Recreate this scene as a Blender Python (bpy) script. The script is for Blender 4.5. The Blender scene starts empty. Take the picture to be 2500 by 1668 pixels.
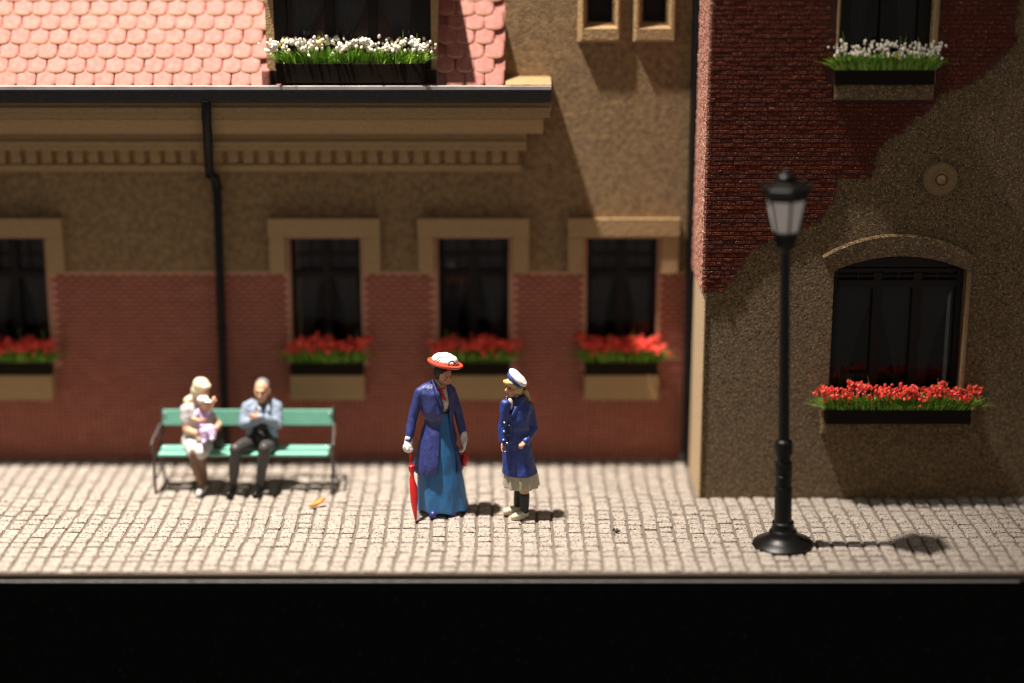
import bpy, bmesh, math, random
from mathutils import Vector, Matrix, Euler, noise
random.seed(7)
R = math.radians
SC = bpy.context.scene
COL = SC.collection

# ------------------------------------------------------------------ camera
# the miniature is built at 1 unit = 1 metre of the modelled world
TH = R(15.93); FPX = 4500.0; CH = 6.86; CY = -16.11
cam = bpy.data.cameras.new("camera"); camo = bpy.data.objects.new("camera", cam); COL.objects.link(camo)
camo.location = (0, CY, CH); camo.rotation_euler = (math.pi/2-TH, 0, 0)
cam.lens = FPX/2500*36; cam.sensor_width = 36; cam.clip_end = 300; cam.clip_start = .5
cam.dof.use_dof = True; cam.dof.focus_distance = 18.42; cam.dof.aperture_fstop = 0.080
cam.dof.aperture_blades = 0
SC.camera = camo
# ------------------------------------------------------------------ world, lamp, exposure
w = bpy.data.worlds.new("World"); SC.world = w; w.use_nodes = True
bg = w.node_tree.nodes["Background"]; bg.inputs[0].default_value = (1.0, .90, .80, 1); bg.inputs[1].default_value = 0.21
sl = bpy.data.lights.new("spot_lamp", 'SPOT'); slo = bpy.data.objects.new("spot_lamp", sl); COL.objects.link(slo)
sl.energy = 84000; sl.color = (1.0, .90, .79); sl.shadow_soft_size = .36
sl.spot_size = R(57); sl.spot_blend = 1.0
LP = Vector((-6.4, 0.65, 25)); slo.location = LP
slo.rotation_euler = (Vector((-5.2, 1.9, 0))-LP).to_track_quat('-Z', 'Y').to_euler()
SC.view_settings.view_transform = 'Standard'; SC.view_settings.look = 'None'
SC.view_settings.exposure = 0; SC.view_settings.gamma = 1
SC.cycles.pixel_filter_type = 'BLACKMAN_HARRIS'; SC.cycles.filter_width = 1.15; SC.cycles.max_bounces = 8; SC.cycles.diffuse_bounces = 5

# ------------------------------------------------------------------ helpers
def P(px, py, Y):
    dx = (px-1250)/FPX; dy = (834-py)/FPX
    t = (Y-CY)/(math.cos(TH)+dy*math.sin(TH))
    return Vector((dx*t, Y, CH+(-math.sin(TH)+dy*math.cos(TH))*t))
def G(px, py):
    dx = (px-1250)/FPX; dy = (834-py)/FPX
    z = -math.sin(TH)+dy*math.cos(TH); t = -CH/z
    return Vector((dx*t, CY+(math.cos(TH)+dy*math.sin(TH))*t, 0))

def tag(o, label=None, cat=None, group=None, kind=None):
    if label: o['label'] = label
    if cat: o['category'] = cat
    if group: o['group'] = group
    if kind: o['kind'] = kind
    return o
def empty(name, loc, label, cat, group=None, rz=0):
    o = bpy.data.objects.new(name, None); COL.objects.link(o); o.location = loc; o.rotation_euler = (0, 0, rz)
    o.empty_display_size = .05
    return tag(o, label, cat, group)
def linkme(name, me, parent=None, loc=None):
    o = bpy.data.objects.new(name, me); COL.objects.link(o)
    if parent: o.parent = parent
    if loc is not None: o.location = loc
    return o

class MB:
    """collects verts and faces of one mesh"""
    def __init__(s): s.v = []; s.f = []; s.m = []; s.sm = []
    def add(s, vs, fs, mi=0, smooth=False):
        n = len(s.v); s.v += [tuple(v) for v in vs]
        for f in fs: s.f.append([i+n for i in f]); s.m.append(mi); s.sm.append(smooth)
        return s
    def box(s, x0, x1, y0, y1, z0, z1, mi=0, ch=0, jit=0, back=True, tap=0):
        if ch:
            vs = []
            for (yy, c) in ((y1, 0), (y0+ch, 0), (y0, ch)):
                vs += [(x0+c, yy, z0+c), (x1-c, yy, z0+c), (x1-c, yy, z1-c), (x0+c, yy, z1-c)]
            fs = []
            for k in (0, 4):
                for i in range(4):
                    j = (i+1) % 4; fs.append([k+i, k+4+i, k+4+j, k+j][::-1])
            fs.append([8, 9, 10, 11])
            if back: fs.append([3, 2, 1, 0])
        else:
            vs = [(x0,y0,z0),(x1,y0,z0),(x1,y1,z0),(x0,y1,z0),(x0,y0,z1),(x1,y0,z1),(x1,y1,z1),(x0,y1,z1)]
            fs = [[0,1,5,4],[1,2,6,5],[3,0,4,7],[4,5,6,7],[3,2,1,0]]
            if back: fs.append([2,3,7,6])
        if tap: vs = [(a-(tap if a == x1 and b == y0 else 0), b, c) for a, b, c in vs]
        if jit: vs = [(a+random.uniform(-jit,jit), b+random.uniform(-jit,jit)*.5, c+random.uniform(-jit,jit)) for a,b,c in vs]
        return s.add(vs, fs, mi)
    def loft(s, rings, caps=True, mi=0, smooth=True):
        n = len(rings[0]); vs = [p for r in rings for p in r]; fs = []
        for k in range(len(rings)-1):
            for i in range(n):
                j = (i+1) % n
                fs.append([k*n+i, k*n+j, (k+1)*n+j, (k+1)*n+i])
        s.add(vs, fs, mi, smooth)
        if caps:
            s.add(rings[0], [list(range(n))[::-1]], mi); s.add(rings[-1], [list(range(n))], mi)
        return s
    def tube(s, pts, rad, n=10, mi=0, caps=True):
        pts = [Vector(p) for p in pts]
        if not isinstance(rad, (list, tuple)): rad = [rad]*len(pts)
        rings = []; up = None
        for i, p in enumerate(pts):
            t = (pts[min(i+1, len(pts)-1)]-pts[max(i-1, 0)]).normalized()
            if up is None: up = t.orthogonal().normalized()
            up = (up-t*up.dot(t)).normalized(); b = t.cross(up)
            rings.append([p+(up*math.cos(a)+b*math.sin(a))*rad[i] for a in [2*math.pi*k/n for k in range(n)]])
        return s.loft(rings, caps, mi)
    def lathe(s, prof, c=(0,0,0), n=32, mi=0, smooth=True):
        rings = [[(c[0]+r*math.cos(2*math.pi*k/n), c[1]+r*math.sin(2*math.pi*k/n), c[2]+z) for k in range(n)] for r, z in prof]
        return s.loft(rings, True, mi, smooth)
    def cap(s, p0, r0, p1, r1, n=12):
        p0 = Vector(p0); p1 = Vector(p1); d = p1-p0; L = d.length
        t = d.normalized() if L > 1e-6 else Vector((0,0,1)); u = t.orthogonal().normalized(); b = t.cross(u)
        st = []
        for k in range(5): a = math.pi/2*(1-k/4.0)*.97; st.append((p0-t*r0*math.sin(a), r0*math.cos(a)))
        for k in range(5): a = math.pi/2*(k/4.0)*.97; st.append((p1+t*r1*math.sin(a), r1*math.cos(a)))
        return s.loft([[c+(u*math.cos(2*math.pi*i/n)+b*math.sin(2*math.pi*i/n))*r for i in range(n)] for c, r in st])
    def chain(s, pts, rs):
        for i in range(len(pts)-1): s.cap(pts[i], rs[i], pts[i+1], rs[i+1])
        return s
    def ell(s, c, r, M=None, nu=16, nv=10):
        c = Vector(c); rings = []
        for j in range(nv+1):
            a = -math.pi/2*.985+math.pi*.985*j/nv; ring = []
            for i in range(nu):
                t = 2*math.pi*i/nu
                v = Vector((r[0]*math.cos(a)*math.cos(t), r[1]*math.cos(a)*math.sin(t), r[2]*math.sin(a)))
                if M is not None: v = M @ v
                ring.append(c+v)
            rings.append(ring)
        return s.loft(rings)
    def xf(s, M, n0=0):
        for i in range(n0, len(s.v)): s.v[i] = tuple(M @ Vector(s.v[i]))
        return s
    def mesh(s, name):
        me = bpy.data.meshes.new(name); me.from_pydata(s.v, [], s.f)
        me.polygons.foreach_set('material_index', s.m); me.polygons.foreach_set('use_smooth', s.sm); me.update()
        if any(s.sm): me.set_sharp_from_angle(angle=R(38))
        return me
    def build(s, name, mats, parent=None, loc=None, bevel=0, sub=0):
        me = s.mesh(name)
        if not isinstance(mats, (list, tuple)): mats = [mats]
        for m in mats: me.materials.append(m)
        o = linkme(name, me, parent, loc)
        if bevel:
            b = o.modifiers.new('bevel', 'BEVEL'); b.width = bevel; b.segments = 2; b.limit_method = 'ANGLE'; b.angle_limit = R(35)
        return o
    def fuse(s, name, mats, parent=None, voxel=.007, smooth=4, crease=0, cscale=9, paint=None, loc=None, stretch=(1,1,1)):
        """voxel-fuses all closed pieces into one continuous skin"""
        me = s.mesh('tmp'); o = bpy.data.objects.new('tmp', me); COL.objects.link(o)
        r = o.modifiers.new('r', 'REMESH'); r.mode = 'VOXEL'; r.voxel_size = voxel
        if smooth: q = o.modifiers.new('s', 'SMOOTH'); q.factor = .5; q.iterations = smooth
        dg = bpy.context.evaluated_depsgraph_get()
        nm = bpy.data.meshes.new_from_object(o.evaluated_get(dg)); nm.name = name
        bpy.data.objects.remove(o); bpy.data.meshes.remove(me)
        if crease:
            cs = [v.co.copy() for v in nm.vertices]; ns = [v.normal.copy() for v in nm.vertices]; flat = []
            for c, nn in zip(cs, ns):
                p = Vector((c.x*cscale*stretch[0], c.y*cscale*stretch[1], c.z*cscale*stretch[2]))
                flat.extend(c+nn*(noise.noise(p)*crease+noise.noise(p*2.7)*crease*.4))
            nm.vertices.foreach_set('co', flat); nm.update()
        if not isinstance(mats, (list, tuple)): mats = [mats]
        nm.materials.clear()
        for m in mats: nm.materials.append(m)
        for p in nm.polygons:
            p.use_smooth = True
            p.material_index = paint(p.center, p.normal) if paint else 0
        return linkme(name, nm, parent, loc)

def mat(name, col, rough=.7, col2=None, nscale=8, ncon=.5, bump=None, bump2=None, specks=None, spec=.5, metal=0, coat=0, emis=None, specks2=None, stretch=None):
    m = bpy.data.materials.new(name); m.use_nodes = True; nt = m.node_tree; N = nt.nodes; L = nt.links
    b = N['Principled BSDF']; b.inputs['Base Color'].default_value = (*col, 1); b.inputs['Roughness'].default_value = rough
    b.inputs['Specular IOR Level'].default_value = spec; b.inputs['Metallic'].default_value = metal; b.inputs['Coat Weight'].default_value = coat
    b.inputs['Coat Roughness'].default_value = .2
    g = N.new('ShaderNodeNewGeometry'); src = g.outputs['Position']
    if stretch:
        vm = N.new('ShaderNodeVectorMath'); vm.operation = 'MULTIPLY'; vm.inputs[1].default_value = stretch
        L.new(src, vm.inputs[0]); src = vm.outputs[0]
    def nz(scale, detail=4):
        n = N.new('ShaderNodeTexNoise'); n.inputs['Scale'].default_value = scale; n.inputs['Detail'].default_value = detail
        L.new(src, n.inputs['Vector']); return n.outputs['Fac']
    cur = None
    if col2:
        r = N.new('ShaderNodeValToRGB'); r.color_ramp.elements[0].position = .5-ncon/2; r.color_ramp.elements[1].position = .5+ncon/2
        r.color_ramp.elements[0].color = (*col, 1); r.color_ramp.elements[1].color = (*col2, 1)
        L.new(nz(nscale), r.inputs[0]); cur = r.outputs[0]
    for sp in (specks, specks2):
        if not sp: continue
        r = N.new('ShaderNodeMath'); r.operation = 'GREATER_THAN'; r.inputs[1].default_value = sp[1]
        L.new(nz(sp[0], 2), r.inputs[0])
        mx = N.new('ShaderNodeMix'); mx.data_type = 'RGBA'; L.new(r.outputs[0], mx.inputs['Factor'])
        if cur is not None: L.new(cur, mx.inputs['A'])
        else: mx.inputs['A'].default_value = (*col, 1)
        mx.inputs['B'].default_value = (*sp[2], 1); cur = mx.outputs['Result']
    if cur is not None: L.new(cur, b.inputs['Base Color'])
    nrm = None
    for bp in (bump, bump2):
        if not bp: continue
        bn = N.new('ShaderNodeBump'); bn.inputs['Strength'].default_value = 1; bn.inputs['Distance'].default_value = bp[1]
        L.new(nz(bp[0], 3), bn.inputs['Height'])
        if nrm is not None: L.new(nrm, bn.inputs['Normal'])
        nrm = bn.outputs[0]
    if nrm is not None: L.new(nrm, b.inputs['Normal'])
    if emis: b.inputs['Emission Color'].default_value = (*emis[0], 1); b.inputs['Emission Strength'].default_value = emis[1]
    return m

M = {}
M['stone'] = mat('pale_cobble', (.47,.42,.37), .78, (.33,.29,.25), 11, .7, (60,.014), (18,.012), specks=(56,.60,(.07,.05,.04)), specks2=(34,.64,(.24,.16,.11)))
M['joint'] = mat('cobble_joint', (.21,.18,.15), .9, (.10,.08,.065), 60, .5, (90,.008))
M['plaster'] = mat('sand_plaster', (.41,.262,.122), .85, (.22,.137,.064), 16, .34, (42,.036), (90,.020))
M['plaster_trim'] = mat('trim_plaster', (.41,.268,.128), .8, (.33,.213,.10), 20, .8, (60,.012), (24,.014))
M['plaster_r'] = mat('ochre_roughcast', (.33,.205,.088), .75, (.14,.085,.034), 32, .45, (32,.080), (70,.040), specks=(44,.595,(.50,.34,.17)), specks2=(38,.635,(.06,.036,.016)))  # pale and dark specks paint the glitter and shade of raking-lit grains
M['lit_edge'] = mat('lit_side_plaster', (.66,.50,.32), .8, (.50,.36,.21), 40, .6, (60,.01))  # paler than the front plaster: brightness of the lit left side painted in
M['brick_side'] = mat('lit_brick_side', (.50,.17,.11), .8, (.34,.10,.07), 30, .6, (60,.02), specks=(50,.56,(.78,.58,.46)))  # side bricks coloured lighter than the front to carry their strong light
M['plaster_rt'] = mat('ochre_trim', (.36,.23,.105), .7, (.22,.14,.06), 30, .7, (60,.022), (28,.010))
M['brick'] = mat('red_brick_face', (.31,.070,.043), .8, (.18,.040,.027), 14, .8, (60,.006))
M['mortar'] = mat('brick_joint', (.60,.29,.20), .9, None, bump=(60,.004))
M['brick_r'] = mat('dark_red_brick', (.185,.036,.017), .75, (.09,.017,.009), 30, .7, (50,.030), (120,.016), specks=(80,.65,(.42,.25,.16)), spec=.12)
M['mortar_r'] = mat('dark_brick_joint', (.07,.02,.018), .85, None, bump=(80,.006))
M['tile'] = mat('clay_tile', (.42,.165,.135), .7, (.28,.092,.072), 17, .45, (70,.004), specks=(80,.68,(.55,.30,.22)))
M['tile_rim'] = mat('clay_tile_rim', (.50,.27,.16), .7, (.44,.21,.13), 12, .7, (70,.003))  # paler ochre stands in for the sunlit highlight on each lower rim
M['gutter'] = mat('black_gutter', (.013,.012,.015), .5, (.024,.023,.026), 20, .5, (55,.008), specks=(60,.70,(.12,.10,.10)))
M['pipe'] = mat('black_pipe', (.004,.004,.005), .5, spec=.25)
M['frame'] = mat('dark_brown_frame', (.008,.005,.004), .5, spec=.25, bump=(40,.002))
M['boxwood'] = mat('dark_planter', (.013,.007,.004), .7, (.008,.005,.003), 20, .6, (50,.0015), spec=.12)
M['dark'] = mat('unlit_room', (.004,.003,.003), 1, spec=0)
M['curtain'] = mat('net_curtain', (.12,.11,.11), .95)
M['curtain_d'] = mat('grey_net_curtain', (.035,.032,.034), .95)
M['leaf'] = mat('grass_green', (.19,.42,.03), .55, (.33,.52,.06), 20, .7)
M['leaf_d'] = mat('deep_green', (.09,.22,.02), .55, (.15,.32,.04), 20, .7)
M['stalk'] = mat('straw_stalk', (.35,.33,.12), .6)
M['red'] = mat('red_bloom', (.72,.035,.025), .5, (.88,.12,.08), 30, .6)
M['white'] = mat('white_bloom', (.82,.78,.70), .5, (.68,.62,.5), 30, .6)
M['yellow'] = mat('yellow_bloom', (.80,.45,.02), .5)
M['lampblk'] = mat('satin_black', (.004,.0035,.0035), .36, spec=.3, bump=(130,.0012))
M['lampglass'] = mat('frosted_lamp_glass', (.85,.80,.79), .4)
M['mint'] = mat('mint_paint', (.16,.46,.35), .45, (.22,.51,.40), 10, .7, bump=(30,.002))
M['iron'] = mat('bench_iron', (.030,.022,.022), .45, (.12,.10,.09), 30, .6)
M['skin'] = mat('painted_skin', (.60,.32,.19), .5, (.52,.26,.15), 14, .7)
M['skin_pale'] = mat('pale_painted_skin', (.66,.40,.26), .5, (.58,.33,.20), 14, .7)
M['skin_tan'] = mat('brown_stocking', (.16,.085,.05), .5, (.22,.12,.07), 20, .7)
M['eye'] = mat('painted_eye', (.07,.03,.02), .5)
M['lip'] = mat('painted_lip', (.40,.12,.09), .5)
M['coat'] = mat('violet_blue_coat', (.014,.023,.120), .5, (.033,.046,.215), 16, .7, (45,.004), (140,.0015), specks=(75,.76,(.35,.33,.5)), spec=.6)
M['coat_g'] = mat('royal_blue_coat', (.010,.028,.17), .45, (.022,.052,.27), 16, .7, (40,.005), (140,.0015), specks=(80,.77,(.25,.3,.55)), spec=.6)
M['skirt'] = mat('teal_blue_skirt', (.016,.115,.31), .5, (.030,.17,.41), 10, .8, (35,.004), (120,.001), stretch=(1,1,.35))
M['shoe_b'] = mat('navy_shoe', (.03,.035,.20), .3)
M['blouse'] = mat('off_white_cloth', (.66,.61,.52), .5, (.55,.50,.42), 20, .7)
M['glove'] = mat('white_glove', (.80,.78,.76), .5, (.62,.60,.58), 30, .7, (60,.003))
M['redp'] = mat('scarlet_paint', (.60,.018,.018), .35, (.48,.012,.014), 22, .7, (60,.003))
M['hatred'] = mat('coral_red_brim', (.72,.085,.045), .4, (.62,.06,.035), 20, .7, (50,.002))
M['white_hat'] = mat('white_hat_paint', (.84,.84,.84), .4, (.74,.74,.76), 16, .7, (45,.004))
M['inkdark'] = mat('dark_paint_line', (.03,.03,.05), .5)
M['hair_b'] = mat('black_hair', (.012,.010,.010), .4, bump=(60,.003))
M['hair_y'] = mat('blonde_hair', (.62,.45,.17), .5, (.50,.34,.11), 30, .6, (60,.004))
M['hair_p'] = mat('pale_blonde_hair', (.80,.73,.52), .5, (.70,.62,.42), 24, .6, (60,.004))
M['hair_g'] = mat('grey_hair', (.14,.14,.15), .6, (.22,.22,.23), 30, .6)
M['beige'] = mat('beige_skirt', (.46,.43,.32), .45, (.36,.33,.24), 16, .7, (40,.003))
M['cream'] = mat('cream_shoe', (.64,.60,.44), .4, (.54,.50,.35), 20, .7)
M['sock'] = mat('black_sock', (.012,.014,.017), .6)
M['silver'] = mat('silver_button', (.75,.78,.85), .25, metal=.6)
M['jacket'] = mat('grey_blue_jacket', (.20,.27,.37), .6, (.30,.36,.46), 14, .7, (40,.004))
M['blackcloth'] = mat('black_cloth', (.012,.012,.015), .6)
M['trouser'] = mat('charcoal_trousers', (.035,.031,.032), .55, (.065,.058,.058), 14, .7, (40,.003))
M['tee'] = mat('light_grey_shirt', (.48,.46,.48), .6, (.56,.54,.55), 14, .7, (40,.003))
M['skirt_w'] = mat('pale_grey_skirt', (.62,.60,.58), .6, (.5,.48,.47), 14, .7, (40,.003))
M['lilac'] = mat('lilac_suit', (.52,.36,.60), .5, (.64,.50,.70), 20, .7, (40,.003))
M['orange'] = mat('orange_chip', (.80,.26,.02), .5, (.62,.18,.02), 20, .7)
M['crumb'] = mat('dark_crumb', (.05,.035,.025), .8, (.12,.09,.06), 30, .6)
M['yellowgreen'] = mat('green_fleck', (.35,.45,.05), .7)
M['board'] = mat('black_display_front', (.002,.002,.0022), .5, spec=.06, specks=(26,.70,(.022,.022,.024)))
M['strip'] = mat('grey_edge_strip', (.34,.35,.34), .35, (.20,.21,.21), 12, .6, (40,.003), specks=(40,.72,(.62,.64,.62)), stretch=(1,4,4))
M['card'] = mat('brown_card_edge', (.075,.042,.03), .85, (.04,.024,.017), 20, .6, (50,.006))
# window glass: clear sheet with a mirror-like surface
gm = bpy.data.materials.new('window_glass'); gm.use_nodes = True; nt = gm.node_tree
for n in list(nt.nodes):
    if n.type != 'OUTPUT_MATERIAL': nt.nodes.remove(n)
tr = nt.nodes.new('ShaderNodeBsdfTransparent'); tr.inputs[0].default_value = (.75,.75,.75,1)
gl = nt.nodes.new('ShaderNodeBsdfGlossy'); gl.inputs['Roughness'].default_value = .03
fr = nt.nodes.new('ShaderNodeFresnel'); fr.inputs[0].default_value = 1.42
mxs = nt.nodes.new('ShaderNodeMixShader'); nt.links.new(fr.outputs[0], mxs.inputs[0]); nt.links.new(tr.outputs[0], mxs.inputs[1]); nt.links.new(gl.outputs[0], mxs.inputs[2])
nt.links.new(mxs.outputs[0], [n for n in nt.nodes if n.type == 'OUTPUT_MATERIAL'][0].inputs[0])
M['glass'] = gm

# ------------------------------------------------------------------ pavement
YL = 3.20; YR = 1.98; XR = P(1708, 1100, YR).x
pav = MB()
pcorner = [(5.62-.75+.75*math.sin(a), .42-.42*math.cos(a)) for a in [math.pi/2*i/8 for i in range(9)]]
pav.loft([[Vector((x, y, z)) for x, y in [(-6.6, 0)]+pcorner+[(5.62, 3.2), (-6.6, 3.2)]] for z in (-.10, -.021)], True, 0, False)
pave = pav.build('pavement', M['joint']); tag(pave, kind='structure')
variants = []
for k in range(14):
    wv = .0610+random.uniform(-.004,.004); dv = .0530+random.uniform(-.003,.002); h = random.uniform(-.007,.006); c = .010
    vs = []
    for (z, q) in ((-.05, 0), (h-.010, 0), (h, c)):
        for (a, b) in ((-1,-1),(1,-1),(1,1),(-1,1)):
            vs.append((a*(wv-q)+random.uniform(-.005,.005), b*(dv-q)+random.uniform(-.003,.003), z+random.uniform(-.002,.002)))
    vs.append((0, 0, h+.003))
    fs = []
    for k2 in (0, 4):
        for i in range(4): j = (i+1) % 4; fs.append([k2+i, k2+j, k2+4+j, k2+4+i])
    for i in range(4): fs.append([8+i, 8+(i+1) % 4, 12])
    variants.append((vs, fs))
vmesh = []
for vs, fs in variants:
    me = bpy.data.meshes.new('cobble'); me.from_pydata(vs, [], fs); me.materials.append(M['stone']); me.update(); vmesh.append(me)
rest = MB(); cob = []
PX = .1515
for i in range(-44, 37):
    off = random.uniform(0, .12); y = .025+off*.15
    x0 = i*PX+.02
    while y < 3.17:
        yy = y+.06+.014*math.sin(x0*1.9+y*2)
        xx = x0+.010*math.sin(y*1.7+x0*.4)+.007*math.sin(y*4.1+x0)+random.uniform(-.004,.004)
        if (xx < 4.93 or (xx < 5.56 and yy > .42-.42*math.cos(math.asin(min(1,(xx-4.87)/.75)))+.07)) and not (yy > YR-.02 and xx > XR+.02): cob.append((xx, yy))
        y += .121+random.uniform(-.006,.008)
cob.sort(key=lambda c: c[1]+(10 if abs(c[0]) > 4.8 else 0))
for n, (x, y) in enumerate(cob):
    k = random.randrange(len(variants)); a = random.uniform(-.05,.05)+(math.pi if random.random() < .5 else 0); dz = random.uniform(-.004,.004)
    if n < 300:
        o = linkme('cobble', vmesh[k], pave, (x, y, dz)); o.rotation_euler = (random.uniform(-.04,.04), random.uniform(-.04,.04), a)
    else:
        Mx = Matrix.Translation((x, y, dz)) @ Euler((random.uniform(-.04,.04), random.uniform(-.04,.04), a)).to_matrix().to_4x4()
        vs, fs = variants[k]; rest.add([Mx @ Vector(v) for v in vs], fs)
tag(rest.build('cobble_field', M['stone'], pave), kind='stuff')

# display shelf under the street
base = empty('display_base', (0,0,-.2), 'black display box front below the cobbled street with thin grey edge strip', 'display box')
MB().box(-8.5, 8.5, -.030, 3.0, -4.6, -.056).build('front_panel', M['board'], base, (0,0,.15))
MB().box(-8.4, 4.78, -.043, -.030, -.036, -.020).build('edge_strip', M['strip'], base, (0,0,.2-.052+.0), bevel=.006)
MB().box(-6.6, 4.87, -.03, .004, -.055, -.012).build('card_edge', M['card'], base, (0,0,.2))

# ------------------------------------------------------------------ wall builders
def wall_holes(mb, x0, x1, z0, z1, holes, y, depth, mi=0):
    xs = sorted(set([x0, x1]+[h[0] for h in holes]+[h[1] for h in holes])); zs = sorted(set([z0, z1]+[h[2] for h in holes]+[h[3] for h in holes]))
    xs = [a for a in xs if x0 <= a <= x1]; zs = [a for a in zs if z0 <= a <= z1]
    for i in range(len(xs)-1):
        for j in range(len(zs)-1):
            cx = (xs[i]+xs[i+1])/2; cz = (zs[j]+zs[j+1])/2
            if any(h[0] < cx < h[1] and h[2] < cz < h[3] for h in holes): continue
            mb.add([(xs[i],y,zs[j]),(xs[i+1],y,zs[j]),(xs[i+1],y,zs[j+1]),(xs[i],y,zs[j+1])], [[0,1,2,3]], mi)
    for (a, b, c, d) in holes:
        c2 = max(c, z0); d2 = min(d, z1); a2 = max(a, x0); b2 = min(b, x1)
        if d2 <= c2 or b2 <= a2: continue
        for q in ([(b,y,c2),(b,y+depth,c2),(b,y+depth,d2),(b,y,d2)], [(a,y,d2),(a,y+depth,d2),(a,y+depth,c2),(a,y,c2)]):
            mb.add(q, [[0,1,2,3]], mi)
        if d <= z1: mb.add([(a,y,d),(b,y,d),(b,y+depth,d),(a,y+depth,d)], [[0,1,2,3]], mi)
        if c >= z0: mb.add([(a,y,c),(a,y+depth,c),(b,y+depth,c),(b,y,c)], [[0,1,2,3]], mi)

def brick_wall(parent, x0, x1, z0, z1, inside, y, mat_, L=.112, Hc=.0447, proud=.012, keep=None, tilt=.0025, rz=.05, single=True, reg=False, gx=.006, gz=.010):
    """lays bricks course by course; 300 of them are objects, the rest one mesh"""
    jobs = []; z = z0; row = 0
    while z+Hc*.9 < z1:
        x = x0-(L*.5 if row % 2 else 0)-(0 if reg else random.uniform(0,.02))
        while x < x1:
            l = L if reg else L*random.choice((1,1,1,.52,1.15)); a, b = max(x, x0), min(x+l, x1)
            if b-a > .03 and inside(a+.004, b-.004, z, z+Hc): jobs.append((a, b, z))
            x += l
        z += Hc; row += 1
    if keep: jobs.sort(key=keep)
    vm = {}; rest = MB()
    for n, (a, b, z) in enumerate(jobs):
        w_ = b-a-gx; hh = Hc-gz
        if n < 300 and single:
            key = (round(w_/.004), random.randrange(4))
            if key not in vm:
                m_ = MB().box(-w_/2, w_/2, -proud, .004, -hh/2, hh/2, ch=.004, jit=.0016, back=False); me = m_.mesh('brick'); me.materials.append(mat_); vm[key] = me
            o = linkme('brick', vm[key], parent, ((a+b)/2, y+random.uniform(-tilt, tilt), z+Hc/2)); o.rotation_euler = (random.uniform(-rz,rz), 0, random.uniform(-rz,rz)*.6)
        else:
            n0 = len(rest.v); rest.box(-w_/2, w_/2, -proud, .004, -hh/2, hh/2, ch=.004, jit=.0016, back=False)
            rest.xf(Matrix.Translation(((a+b)/2, y+random.uniform(-tilt,tilt), z+Hc/2)) @ Euler((random.uniform(-rz,rz),0,random.uniform(-rz,rz)*.6)).to_matrix().to_4x4(), n0)
    if rest.v: tag(rest.build('brickwork', mat_, parent), kind='stuff')

def curtain(mb, x0, x1, z0, z1, y, side, folds=5):
    """net curtain gathered towards one side"""
    nu, nv = 30, 16; vs = []; fs = []
    for j in range(nv+1):
        t = j/nv; z = z1+(z0-z1)*t; g = 1-.55*math.sin(min(1, t*1.15)*math.pi*.5)**2
        for i in range(nu+1):
            u = i/nu; ug = u*g if side < 0 else 1-(1-u)*g
            vs.append((x0+(x1-x0)*ug, y+.022*math.sin(u*folds*2*math.pi+t*1.5)*(.4+.6*t), z))
    for j in range(nv):
        for i in range(nu): a = j*(nu+1)+i; fs.append([a, a+1, a+nu+2, a+nu+1])
    mb.add(vs, fs, 0, True)

def window_parts(parent, x0, x1, z0, z1, y, nl=2, transom=.72, fw=.055, arch=None, curt=None, label=None):
    """frame with casements, pane, net curtains and dark room behind, all in local coordinates of parent"""
    top = z1
    fr_ = MB(); zt = z0+(z1-z0)*transom
    fr_.box(x0, x0+fw, y-.03, y+.03, z0, top); fr_.box(x1-fw, x1, y-.03, y+.03, z0, top)
    fr_.box(x0+fw, x1-fw, y-.03, y+.03, top-fw, top); fr_.box(x0+fw, x1-fw, y-.03, y+.03, z0, z0+fw)
    fr_.box(x0+fw, x1-fw, y-.04, y+.03, zt-.04, zt+.04)
    W_ = (x1-x0-2*fw)/nl
    for k in range(1, nl):
        xc = x0+fw+k*W_; fr_.box(xc-.045, xc+.045, y-.037, y+.03, z0+fw, top-fw)
    frame = fr_.build('window', M['frame'], parent, bevel=.006)
    if label: frame['label'] = label
    bars = MB()
    for k in range(nl):
        xa = x0+fw+k*W_; bars.box(xa+W_/2-.01, xa+W_/2+.01, y-.02, y+.012, zt+.04, top-fw)
    zh = (zt+.04+top-fw)/2; bars.box(x0+fw, x1-fw, y-.023, y+.014, zh-.012, zh+.012)
    bars.build('glazing_bar', M['frame'], frame)
    MB().add([(x0,y+.02,z0),(x1,y+.02,z0),(x1,y+.02,top),(x0,y+.02,top)], [[0,1,2,3]]).build('pane', M['glass'], frame)
    cu = MB()
    for k in range(nl):
        xa = x0+fw+k*W_; curtain(cu, xa+.01, xa+W_-.01, z0+.12, top-fw, y+.09, -1 if (k % 2 == 0) else 1)
    cu.build('curtain', curt or M['curtain'], frame)
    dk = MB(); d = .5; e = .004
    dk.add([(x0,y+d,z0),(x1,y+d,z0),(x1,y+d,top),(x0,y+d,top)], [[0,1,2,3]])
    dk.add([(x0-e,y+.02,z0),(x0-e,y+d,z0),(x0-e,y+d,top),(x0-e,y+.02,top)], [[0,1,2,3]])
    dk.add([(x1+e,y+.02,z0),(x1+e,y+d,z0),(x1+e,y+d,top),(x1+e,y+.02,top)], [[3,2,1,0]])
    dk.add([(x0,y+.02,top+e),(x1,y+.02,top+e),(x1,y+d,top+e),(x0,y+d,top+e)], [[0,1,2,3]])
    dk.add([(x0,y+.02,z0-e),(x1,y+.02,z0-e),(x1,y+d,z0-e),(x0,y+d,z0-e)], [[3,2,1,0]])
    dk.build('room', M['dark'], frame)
    return frame

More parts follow.
